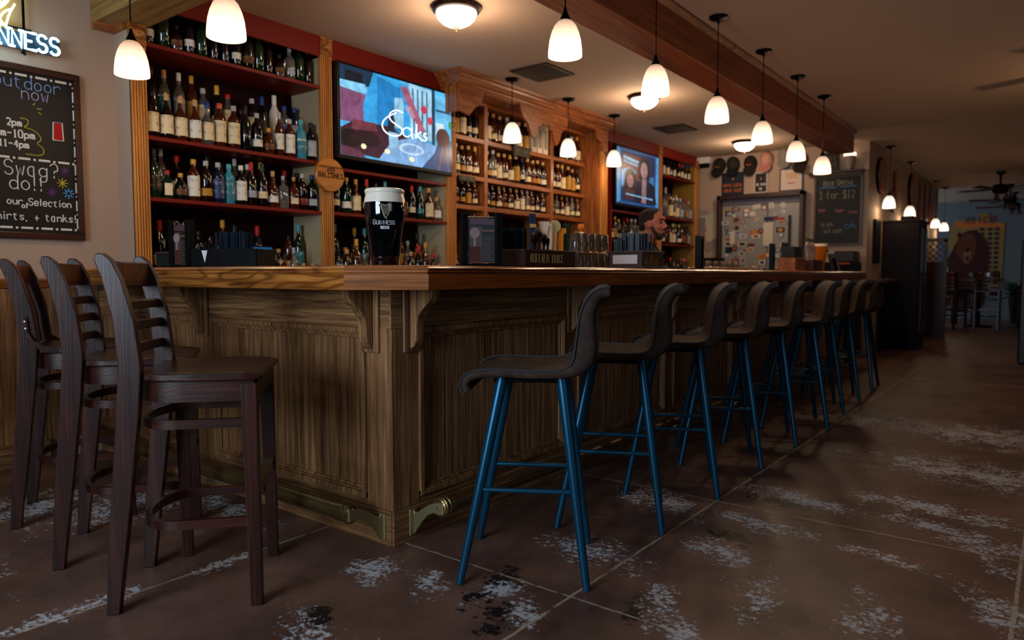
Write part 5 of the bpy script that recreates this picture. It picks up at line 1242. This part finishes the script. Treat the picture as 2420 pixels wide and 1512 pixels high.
# sticker covered refrigerator
fr = thing('refrigerator', 'tall refrigerator in a dark wood surround, covered with bar stickers', 'refrigerator', (XW, 3.385, 0)); fr.rotation_euler = (0, 0, -PI/2)
MB().box(-.60, -.55, -.13, -.001, 0, 2.17).box(.55, .60, -.13, -.001, 0, 2.17).box(-.60, .60, -.13, -.001, 2.11, 2.17).build('surround', MAH['z'], fr, bevel=.004)
FD = M('fridge_grey', '#8e8a86', .4, .2)
MB().box(-.545, .10, -.05, -.003, .08, 2.02).build('door', FD, fr, bevel=.006); MB().box(.11, .545, -.05, -.003, .08, 2.02).build('door', FD, fr, bevel=.006); MB().box(-.545, .545, -.045, -.003, 2.03, 2.105).build('header_panel', M('fridge_header', '#5c5866', .4), fr)
MB().box(.40, .425, -.10, -.07, .9, 1.85).box(.40, .425, -.07, -.05, .9, .93).box(.40, .425, -.07, -.05, 1.82, 1.85).build('door_handle', M('handle_teal_black', '#0c1c20', .35), fr, bevel=.004)
sr = random.Random(5); scol = ['#b8b0a4', '#1a1814', '#7a3024', '#b8842c', '#2c3c5c', '#8a8478', '#304830', '#c8bfb0', '#241a28', '#a8603c', '#686070', '#94a0a8', '#0e1420', '#cfc8bc', '#cfc8bc', '#b0a89c', '#7a7488', '#bdb5a8']
k = 0
for r_ in range(12):
    for c_ in range(8):
        x = -.47+c_*.128+sr.uniform(-.04, .04); z = 1.06+r_*.083+sr.uniform(-.03, .03)
        if .34 < x < .46 or sr.random() < .06 or (.04 < x < .2 and 1.42 < z < 1.78): continue
        if k >= 92: continue
        col = sr.choice(scol); w = sr.uniform(.035, .066); h = sr.uniform(.02, .042); mb = MB(); a = R(sr.uniform(-12, 12))
        sh = sr.random()
        if sh < .35: h = w = sr.uniform(.022, .04); pts = [(w*math.cos(q*PI/8), w*math.sin(q*PI/8)) for q in range(16)]
        else: pts = [(-w, -h), (w, -h), (w, h), (-w, h)]
        pts = [(p*math.cos(a)-q*math.sin(a), p*math.sin(a)+q*math.cos(a)) for p, q in pts]
        mb.T = frame((x, -.0512-.0012*(k % 7), z), (1, 0, 0), (0, -1, 0)); mb.prism(pts, 0, .0008, 0)
        mb.prism([(p*.6, q*.6) for p, q in pts], .0008, .0011, 1)
        mb.build('sticker', [M('sticker_'+col[1:], col, .5), M('sticker_ink_'+(c2_ := sr.choice(scol))[1:], c2_, .5)], fr); k += 1
MB().box(.055, .19, -.066, -.062, 1.44, 1.76).build('paper_sheet', M('paper', '#c8bca8', .7), fr); MB().box(-.42, -.35, -.066, -.062, 1.48, 1.66).build('paper_sheet', M('paper', '#c8bca8', .7), fr)
mb = MB(); MB().box(.19, .34, -.0645, -.0635, 1.795, 1.825).build('flag_sticker', M('sticker_red', '#9a2030', .5), fr); MB().box(.06, .19, -.0645, -.0635, 1.79, 1.84).build('flag_sticker', M('sticker_navy', '#1a2444', .5), fr)
# specials chalkboard with ledge, glass and plaque
sb = wall_thing('chalkboard', 'small framed drinks-special chalkboard beside the refrigerator', 'chalkboard', 2.375, 1.42); w, h = .60, .93
MB().box(-w/2, w/2, -.02, -.001, 0, h).build('slate', M('slate_black', '#0f0d0d', .55), sb)
mb = MB().box(-w/2, w/2, -.035, -.001, 0, .03).box(-w/2, w/2, -.035, -.001, h-.03, h).box(-w/2, -w/2+.03, -.035, -.001, .03, h-.03).box(w/2-.03, w/2, -.035, -.001, .03, h-.03); mb.build('frame', MAH['z'], sb)
def ct_(s, hh, x, z, c, r=.003, **kw): write(s, hh, plane_map((x, -.0215, z), (1, 0, 0)), r, 'chalk_writing', CH(c), sb, **kw)
ct_('Beer Special', .07, 0, .79, 'grey', .0045, smallcaps=True, wide=.62, gap=1.0); ct_('3 for $12', .10, -.02, .62, 'grey', .0045, wide=.55, gap=1.0)
ct_('will call', .06, -.06, .17, 'grey', .003, wide=.6, gap=1); ct_('ask', .06, -.12, .26, 'grey', .003); ct_('ipa', .04, -.2, .46, 'pink', .005); ct_('lager', .035, .02, .45, 'pink', .005, wide=.7); ct_('stout', .035, .19, .42, 'pink', .005, wide=.6); ct_('ok', .09, .16, .22, 'sky', .0025)
MB().box(-.24, -.02, -.0225, -.0215, .765, .772).box(.02, .23, -.0225, -.0215, .765, .772).build('chalk_underline', CH('sky'), sb)
ldg = wall_thing('wall_ledge', 'dark wooden ledge above the specials chalkboard', 'ledge', 2.39, 2.365); MB().box(-.36, .33, -.13, -.001, 0, .03).box(-.34, .31, -.08, -.001, -.03, 0).build('plank', MAH['x'], ldg, bevel=.004)
gz = thing('two_tone_glass', 'pale pint-shaped glass glowing at its top, on the dark ledge', 'lamp', (XW-.07, 2.235, 2.397)); MB().lathe([(.035, 0), (.045, .05), (.065, .12), (.072, .17)], 24).build('glass', M('ledge_glass', '#a89c88', .2, trans=.2), gz, smooth=True)
MB().lathe([(.072, .171), (.076, .20), (.07, .215)], 24).build('glowing_top', M('ledge_glass_glow', '#ffe8c8', .5, es=1.6), gz, smooth=True); MB().box(-.03, .03, -.03, .03, -.001, .03).build('foot', BLK, gz)  # top of the two-tone glass is given emission
pq = thing('plaque', 'dark leaning plaque with pale letters on the ledge, behind the last pendant', 'plaque', (XW-.05, 2.47, 2.397)); MB().box(-.01, .01, -.10, .10, 0, .24).build('board', M('plaque_dark', '#16100c', .5), pq)
write('FREE', .05, plane_map((-.012, 0, .14), (0, -1, 0)), .005, 'lettering', M('plaque_text', '#6a5c48', .6), pq, wide=.7); write('BEER', .05, plane_map((-.012, 0, .06), (0, -1, 0)), .005, 'lettering', M('plaque_text', '#6a5c48', .6), pq, wide=.7)
em = wall_thing('emergency_light', 'small white emergency light box high in the wall corner', 'emergency light', 4.22, 2.66); MB().box(-.10, .10, -.09, -.001, 0, .09).build('case', M('emergency_white', '#dccfc4', .5), em, bevel=.008); MB().box(-.075, .075, -.07, -.01, -.06, 0).build('lamp_head', BLK, em, bevel=.01)
pp = wall_thing('paper_notices', 'cluster of tilted papers pinned on the wall left of the refrigerator', 'notices', 4.15, 1.30)
for x, z, w, h, a, c_ in ((-.10, .55, .09, .14, 0, '#8a8078'), (.0, .47, .13, .15, 12, '#b0a490'), (.09, .32, .14, .13, 38, '#b8a88c'), (-.02, .33, .09, .07, 0, '#0e0c0c'), (.07, .34, .05, .06, 2, '#5a2a30'), (.06, .18, .12, .06, 25, '#8a7a6c'), (-.1, .38, .05, .2, 0, '#7a6c64')):
    k_ = MB(); a = R(a); pts = [(p*math.cos(a)-q*math.sin(a), p*math.sin(a)+q*math.cos(a)) for p, q in ((-w, -h), (w, -h), (w, h), (-w, h))]; k_.T = frame((x, -.004-abs(a)*.004-.001*len(pp.children), z), (1, 0, 0), (0, -1, 0)); k_.prism(pts, 0, .001); k_.build('paper', M('notice_'+c_[1:], c_, .7), pp)
bnc = thing('dark_cabinet_box', 'black appliance on the rear counter below the pinned papers', 'appliance', (9.95, 4.0, .96)); MB().box(-.15, .15, -.12, .12, 0, .32).build('case', BLK, bnc, bevel=.01)
rc = thing('side_counter', 'low dark service counter against the cap wall', 'counter', (9.9, 2.6, 0)); P(MB().box(9.72, 10.148, 2.05, 2.74, 0, .98).build('counter_body', M('dark_cabinet', '#140d0a', .5)), rc)
ms = thing('equipment_stack', 'dark boxes with a red strip under the specials chalkboard', 'boxes', (9.95, 2.33, .98)); MB().box(-.2, .18, -.26, .24, .001, .22).build('box', BLK, ms, bevel=.01); MB().box(-.15, .15, -.24, .0, .221, .36).build('box', M('equipment_black', '#0c0908', .4), ms, bevel=.01)
MB().box(-.205, -.2, -.2, .02, .19, .215).build('red_strip', M('strip_red', '#8a3018', .5), ms)

# ------------------------------------------------------------------ bartender
bt = thing('person', 'bearded man in a black shirt standing inside the bar, looking down to the right', 'person', (5.28, 2.72, 0), R(4))
# local: faces +x ; slightly bent forward
SK = M('skin', '#9c5c46', .55); SHIRT = M('black_shirt', '#08090b', .8); HAIR = M('short_dark_hair', '#1a100b', .8, bump=.6, bscale=300); BEARD = M('beard_brown', '#2c1a12', .85, bump=.6, bscale=300); TROU = M('dark_trousers', '#0c0d12', .8)
HX, HY, HZ = .02, 0, 1.35       # head centre
mb = MB(); e = mb.ell; T = mb.tube
rt = Matrix.Rotation(R(14), 3, 'Y')
e((HX-.012, 0, HZ+.02), (.094, .076, .098), 24, rot=rt); e((HX+.03, 0, HZ-.035), (.058, .058, .075), 20, rot=rt); e((HX+.05, 0, HZ-.085), (.032, .034, .028), 16); e((HX+.072, 0, HZ+.045), (.022, .05, .02), 14)
T([(HX+.084, 0, HZ+.02), (HX+.100, 0, HZ-.01), (HX+.108, 0, HZ-.026)], [.009, .012, .015], 10); e((HX+.090, .012, HZ-.028), (.012, .008, .008), 8); e((HX+.090, -.012, HZ-.028), (.012, .008, .008), 8)
e((HX+.082, 0, HZ-.052), (.014, .024, .006), 10); e((HX+.080, 0, HZ-.062), (.013, .021, .006), 10)
for s in (-1, 1):
    e((HX-.005, s*.078, HZ-.005), (.018, .008, .03), 10); e((HX+.06, s*.04, HZ-.02), (.026, .022, .022), 10)
T([(HX-.03, 0, HZ-.04), (HX-.05, 0, HZ-.12), (HX-.065, 0, HZ-.19)], [.058, .056, .066], 16)
T([(HX-.07, 0, HZ-.18), (HX-.09, 0, HZ-.32), (HX-.12, 0, 1.0), (HX-.13, 0, .88)], [.08, .135, .13, .14], 20)
for s in (-1, 1):
    T([(HX-.075, s*.10, HZ-.215), (HX-.07, s*.19, HZ-.26), (HX-.05, s*.225, HZ-.40), (HX-.02, s*.235, .93), (HX+.06, s*.20, .90), (HX+.13, s*.16, .93), (HX+.16, s*.15, .93)], [.07, .062, .05, .042, .038, .028, .026], 14)
    T([(HX+.15, s*.15, .93), (HX+.21, s*.14, .93)], [.028, .036], 10)
    for q, (dy, ln) in enumerate(((-.027, .06), (-.009, .07), (.009, .066), (.027, .052))):
        yy = s*.14+dy*s*-1; T([(HX+.21, yy, .935), (HX+.21+ln*.5, yy, .93), (HX+.21+ln, yy, .905)], [.0095, .0085, .0075], 8)
    T([(HX+.175, s*.118, .93), (HX+.215, s*.096, .92), (HX+.24, s*.092, .912)], [.011, .0095, .008], 8)
    T([(HX-.13, s*.09, .9), (HX-.12, s*.10, .48), (HX-.14, s*.10, .08)], [.09, .06, .042], 14); T([(HX-.16, s*.10, .045), (HX+.02, s*.11, .04)], [.04, .035], 10)
body_ = mb.build('body', SK, bt); rm = body_.modifiers.new('fuse', 'REMESH'); rm.mode = 'VOXEL'; rm.voxel_size = .0055; rm.use_smooth_shade = True
sm = body_.modifiers.new('smooth', 'SMOOTH'); sm.iterations = 3; sm.factor = .5
for s in (-1, 1):
    MB().ell((HX+.078, s*.031, HZ+.012), (.009, .0115, .008), 12).build('eye', M('eye_dark', '#120c0a', .2), bt, smooth=True)
    mb = MB(); mb.tube([(HX+.086, s*.014, HZ+.034), (HX+.088, s*.032, HZ+.038), (HX+.076, s*.052, HZ+.032)], [.004, .0055, .003], 8); mb.build('eyebrow', HAIR, bt, smooth=True)
mb = MB(); mb.ell((HX-.020, 0, HZ+.042), (.096, .079, .084), 24, rot=rt); mb.ell((HX-.052, 0, HZ+.0), (.058, .072, .07), 20)
hr = mb.build('hair', HAIR, bt); rm = hr.modifiers.new('fuse', 'REMESH'); rm.mode = 'VOXEL'; rm.voxel_size = .006; rm.use_smooth_shade = True
# hair leaves face and ears free: cut by shifting back
bmh = bmesh.new(); bmh.from_mesh(hr.data)
for v in bmh.verts:
    if v.co.x > HX+.03 and v.co.z < HZ+.085: v.co.x = HX+.03+(v.co.x-HX-.03)*.1
bmh.to_mesh(hr.data); bmh.free()
mb = MB(); mb.ell((HX+.052, 0, HZ-.09), (.036, .041, .032), 16)
for s in (-1, 1): mb.tube([(HX+.015, s*.062, HZ-.02), (HX+.035, s*.058, HZ-.06), (HX+.055, s*.03, HZ-.092)], [.010, .015, .018], 10)
mb.tube([(HX+.083, -.026, HZ-.048), (HX+.090, 0, HZ-.041), (HX+.083, .026, HZ-.048)], [.005, .0075, .005], 8)
bd_ = mb.build('beard', BEARD, bt); rm = bd_.modifiers.new('fuse', 'REMESH'); rm.mode = 'VOXEL'; rm.voxel_size = .005; rm.use_smooth_shade = True
mb = MB(); mb.tube([(HX-.050, 0, HZ-.118), (HX-.066, 0, HZ-.155), (HX-.078, 0, HZ-.20), (HX-.09, 0, HZ-.32), (HX-.12, 0, 1.0), (HX-.13, 0, .84)], [.064, .085, .125, .152, .150, .158], 22)
for s in (-1, 1): mb.tube([(HX-.075, s*.07, HZ-.195), (HX-.07, s*.185, HZ-.235), (HX-.05, s*.228, HZ-.40), (HX-.03, s*.236, .97)], [.085, .075, .066, .058], 14)
sh_ = mb.build('shirt', SHIRT, bt); rm = sh_.modifiers.new('fuse', 'REMESH'); rm.mode = 'VOXEL'; rm.voxel_size = .009; rm.use_smooth_shade = True
mb = MB()
for s in (-1, 1): mb.tube([(HX-.13, s*.085, .88), (HX-.12, s*.10, .48), (HX-.14, s*.10, .10)], [.105, .075, .065], 14)
mb.ell((HX-.13, 0, .87), (.15, .165, .08), 16); tr_ = mb.build('trousers', TROU, bt); rm = tr_.modifiers.new('fuse', 'REMESH'); rm.mode = 'VOXEL'; rm.voxel_size = .012; rm.use_smooth_shade = True
bt.rotation_euler = (0, 0, R(-84)); bt.location = (5.50, 2.76, 0); bt.scale = (1.08, 1.08, 1.08)

# ------------------------------------------------------------------ corridor wall and the room beyond
def disc(x, z, r, lb, mt, d=.06, sy=1):
    t = thing('round_plaque', lb, 'wall plaque', (x, 2.019, z), group='round plaques on the corridor wall')
    mb = MB(); mb.T = Matrix.Rotation(PI/2, 4, 'X') @ Matrix.Diagonal((1, sy, 1, 1)); mb.lathe([(r, .001), (r, d-.01), (r-.015, d)], 36); mb.build('disc', mt, t)
    mb = MB(); mb.T = Matrix.Rotation(PI/2, 4, 'X') @ Matrix.Diagonal((1, sy, 1, 1)); mb.lathe([(r+.008, .002), (r+.008, d*.6)], 36, cap=False); mb.build('hoop', BLKM, t)
disc(10.82, 2.38, .24, 'round barrel-head plaque nearest on the corridor wall', OAKR['x']); disc(13.3, 2.40, .27, 'second round plaque farther along the corridor wall', OAKR['x'])
gt = thing('guitar_decoration', 'reddish guitar-shaped decoration between the two round plaques', 'decoration', (11.8, 2.019, 1.95))
MB().prism([(-.10, 0), (.10, 0), (.12, .1), (.07, .2), (.10, .3), (.03, .36), (.025, .6), (-.025, .6), (-.03, .36), (-.10, .3), (-.07, .2), (-.12, .1)], 0, .04).build('body', M('guitar_red', '#6a2416', .4), gt).rotation_euler = (PI/2, 0, 0)
for i, x in enumerate((14.3, 14.9, 15.5)):
    t = thing('hanging_sign', 'dark plank sign hung on the far corridor wall, %s of three' % ('nearest', 'middle', 'farthest')[i], 'sign', (x, 1.98, 1.95), group='plank signs'); MB().box(-.14, .14, 0, .03, 0, .72).build('plank', OAKR['z'], t)
pf = thing('framed_picture', 'tall dark framed picture on the corridor wall beside the cabinet', 'picture', (10.7, 2.019, 1.2)); MB().box(-.17, .17, -.03, -.001, 0, .58).build('frame', BLK, pf); MB().box(-.14, .14, -.032, -.03, .03, .55).build('print', M('picture_blue_black', '#141a22', .4), pf)
PLUM = M('plum_black_lacquer', '#160c10', .55, spec=.1)
cab = thing('display_cabinet', 'tall dark plum display cabinet with glass front in the corridor', 'cabinet', (11.13, 1.56, 0))
MB().box(0, .70, 0, .45, 0, 1.76).build('body', PLUM, cab, bevel=.006); MB().box(-.02, .72, -.025, .455, 1.76, 1.79).build('top', PLUM, cab, bevel=.004)
for x in (.02, .36): MB().box(x+.02, x+.30, -.012, -.002, .25, 1.68).build('glass_door', M('dark_glass', '#3a2c24', .08, coat=.6), cab); MB().box(x, x+.03, -.018, 0, .2, 1.72).build('door_frame', BLK, cab)
MB().box(.1, .3, .1, .25, 1.791, 1.85).build('item_on_top', BLK, cab)
sr_ = thing('drink_rail', 'narrow wooden drink rail at the end of the bar', 'drink rail', (9.6, 1.85, .97)); P(MB().box(8.9, 11.05, 1.75, 2.015, .955, .985).build('rail_board', OAKL), sr_)
for x in (9.0, 10.9): P(MB().box(x, x+.04, 1.95, 2.0, 0, .955).build('support', BLK), sr_)
lt = thing('lattice_partition', 'dark wooden booth partition with diamond lattice top', 'partition', (13.6, 1.5, 0)); 
MB().box(0, .06, 0, .5, 0, 1.25).box(0, .06, 0, .05, 1.25, 1.62).box(0, .06, .45, .5, 1.25, 1.62).box(0, .06, 0, .5, 1.58, 1.64).build('panel', MAH['z'], lt)
mb = MB()
for i in range(-3, 6):
    y0 = i*.1
    for sgn in (1, -1):
        a = [(.03, y0+t_*.04, 1.25+t_*.04) if sgn > 0 else (.03, .5-y0-t_*.04, 1.25+t_*.04) for t_ in range(9)]; a = [p for p in a if 0 <= p[1] <= .5]
        if len(a) > 1: mb.tube(a, .009, 4)
mb.build('lattice', MAH['z'], lt)
bs = thing('booth_partition', 'dark booth end post cut off by the right edge of the photo', 'partition', (10.15, -.1, 0)); MB().box(0, .12, -.6, .48, 0, 1.45).build('panel', M('booth_black', '#0b0808', .4), bs, bevel=.02); MB().box(.02, .10, -.6, .46, 1.45, 2.1).build('upper_glass_panel', M('stained_glass_dark', '#241a18', .2, coat=.5), bs)
mu = thing('wall_mural', 'painted mural of a huge brown bear before a tall yellow office building', 'mural', (19.98, 1.72, 0)); mu.rotation_euler = (0, 0, -PI/2)
K_ = 20/15.
def mural(name, pts, col, d):
    mb = MB(); mb.T = frame((0, -d, 0), (1, 0, 0), (0, -1, 0)) ; mb.prism([(x_*.60, z_) for x_, z_ in pts], 0, .004); return mb.build(name, M('mural_'+col[1:], col, .8), mu)
def mp(px, py):          # traced outline, already in metres on the wall
    return (px, py)
mural('building', Q(-.70, .7, 1.02, .75, 1.06, 2.20, .95, 2.25, .55, 2.26, .55, 2.46, .25, 2.46, .22, 2.30, -.55, 2.34, -.72, 2.15, -.70, 2.0, -.80, 1.8, -.72, 1.6), '#8c6e38', .002)
mural('cornice', Q(-.6, 2.16, 1.05, 2.12, 1.05, 2.2, -.58, 2.3), '#c0642c', .008)
for c_ in (.26, .52, .74):
    mb = MB(); mb.T = frame((0, -.009, 0), (1, 0, 0), (0, -1, 0))
    for r_ in range(12): mb.prism([(c_*.6, .85+r_*.11), ((c_+.15)*.6, .85+r_*.11), ((c_+.15)*.6, .92+r_*.11), (c_*.6, .92+r_*.11)], 0, .004)
    mb.build('painted_windows', M('mural_window', '#16202a', .7), mu)
write('ALICO', .15, plane_map((.14, -.012, 2.24), (1, 0, 0)), .014, 'rooftop_letters', M('mural_letters', '#8a2c24', .7), mu, wide=.7, gap=2.6)
mural('bear', chaikin(Q(-1.1, .3, -1.05, .9, -1.0, 1.25, -.75, 1.45, -.55, 1.75, -.35, 2.0, -.05, 2.1, .25, 2.02, .5, 1.85, .6, 1.5, .55, 1.1, .6, .7, .4, .3), 2), '#3c120e', .014)
mural('bear_head', chaikin(Q(-.5, 1.55, -.45, 1.85, -.2, 2.02, .05, 2.0, .18, 1.8, .12, 1.45, -.08, 1.25, -.25, 1.3, -.5, 1.55), 2), '#5c2c18', .02)
mural('bear_muzzle', ELL(-.12, 1.48, .13, .17, 20), '#7c5434', .026); mural('bear_nose', ELL(-.13, 1.62, .07, .045, 14), '#120a08', .032); mural('bear_mouth', ELL(-.11, 1.42, .05, .07, 14), '#3a1410', .032)
mural('bear_eye', ELL(-.28, 1.76, .022, .018, 10), '#0a0606', .032); mural('bear_eye', ELL(.0, 1.77, .022, .018, 10), '#0a0606', .032); mural('bear_ear', ELL(-.42, 1.97, .07, .07, 14), '#3c120e', .018); mural('bear_ear', ELL(.12, 2.02, .07, .07, 14), '#3c120e', .018)
mural('painted_bottle', Q(-.95, .95, -.84, .9, -.74, 1.15, -.78, 1.25, -.88, 1.2), '#8c8880', .022); mural('painted_sign', Q(-1.12, .45, -.7, .45, -.7, .62, -1.12, .62), '#7c5424', .022)
gp = thing('green_plant', 'dark green bushy plant in front of the mural building', 'plant', (18.6, .72, .55)); mb = MB(); gr = random.Random(3)
for i in range(160):
    a, b = gr.uniform(0, 2*PI), gr.uniform(-.2, 1.2); l = gr.uniform(.25, .5); p = Vector((math.cos(a)*math.cos(b), math.sin(a)*math.cos(b), math.sin(b)))*l; q = p.cross(Vector((0, 0, 1))).normalized()*.03; c = p*.55+Vector((0, 0, .04))
    mb.add([(0, 0, 0), tuple(c+q), tuple(p), tuple(c-q)], [(0, 1, 2, 3)])
mb.build('foliage', M('leaf_green', '#123c28', .6), gp); MB().lathe([(.12, -.55), (.17, -.1), (.17, .02)], 20).build('planter', BLK, gp)
for i, (x, y) in enumerate(((16.9, 1.3), (17.9, .2), (16.9, -.6))):
    t = thing('pub_table', 'dark pub table in the far room, %s' % ('left', 'right', 'front')[i], 'table', (x, y, 0), group='far pub tables'); MB().box(-.4, .4, -.4, .4, .92, .96).build('table_top', MAH['x'], t, bevel=.005); MB().lathe([(.25, 0), (.25, .03), (.04, .06), (.04, .92)], 16).build('pedestal', BLK, t)
for i, (x, y, hd) in enumerate(((16.1, 1.7, -20), (16.1, 1.1, 0), (16.1, .2, 20), (17.7, 1.6, 200), (17.1, .4, 160))):
    t = dup(cA, label='dark wooden chair in the unlit far room, %s' % ('by the partition', 'in front of the left table', 'nearest the aisle', 'behind the left table', 'between the far tables')[i], group='far room chairs'); place(t, x, y, hd)
def fan(x, y, lb, a0=0):
    t = thing('ceiling_fan', lb, 'ceiling fan', (x, y, HC), R(a0), 'ceiling fans')
    MB().lathe([(.07, -.001), (.065, -.04), (.02, -.06), (.015, -.2), (.10, -.22), (.12, -.27), (.12, -.34), (.08, -.37)], 24).build('motor', BLKM, t, smooth=True)
    for i in range(5):
        a = 2*PI*i/5; mb = MB(); mb.T = Matrix.Rotation(a, 4, 'Z'); mb.add([(.1, -.05, -.30), (.66, -.075, -.305), (.68, .055, -.285), (.1, .05, -.29), (.1, -.05, -.29), (.66, -.075, -.295), (.68, .055, -.275), (.1, .05, -.28)], [(3, 2, 1, 0), (4, 5, 6, 7), (0, 1, 5, 4), (1, 2, 6, 5), (2, 3, 7, 6), (3, 0, 4, 7)]); mb.build('blade', MAH['x'], t)
    for i in range(3):
        a = 2*PI*i/3+.4; mb = MB(); mb.T = Matrix.Translation((.09*math.cos(a), .09*math.sin(a), -.40)); mb.lathe([(.02, .03), (.03, 0), (.045, -.05)], 14, cap=False); mb.build('lamp_cup', M('smoked_glass', '#4a3428', .2, coat=.5), t, smooth=True)
fan(14.45, .87, 'nearest dark ceiling fan of the receding row', 10); fan(16.6, .84, 'second dark ceiling fan of the row', 35); fan(18.2, .84, 'farthest dark ceiling fan of the row', 20); fan(7.6, -.35, 'ceiling fan just outside the right edge, with its shadow on the ceiling', 0)
point('aisle_fan_lamp', (7.6, -.35, 2.0), 9, (1, .6, .32), .04)
point('added_far_room_fill', (18.6, -1.6, 2.5), 5, (.9, .82, .75), .15)  # unseen fill lights added to brighten the mural end, no fixtures there
point('added_far_room_fill', (19.0, 3.0, 2.5), 5, (.75, .9, 1), .1)
point('added_aisle_fill', (12.6, -.9, 2.3), 11, (1, .62, .35), .06)  # unseen fill added to lift the aisle ceiling
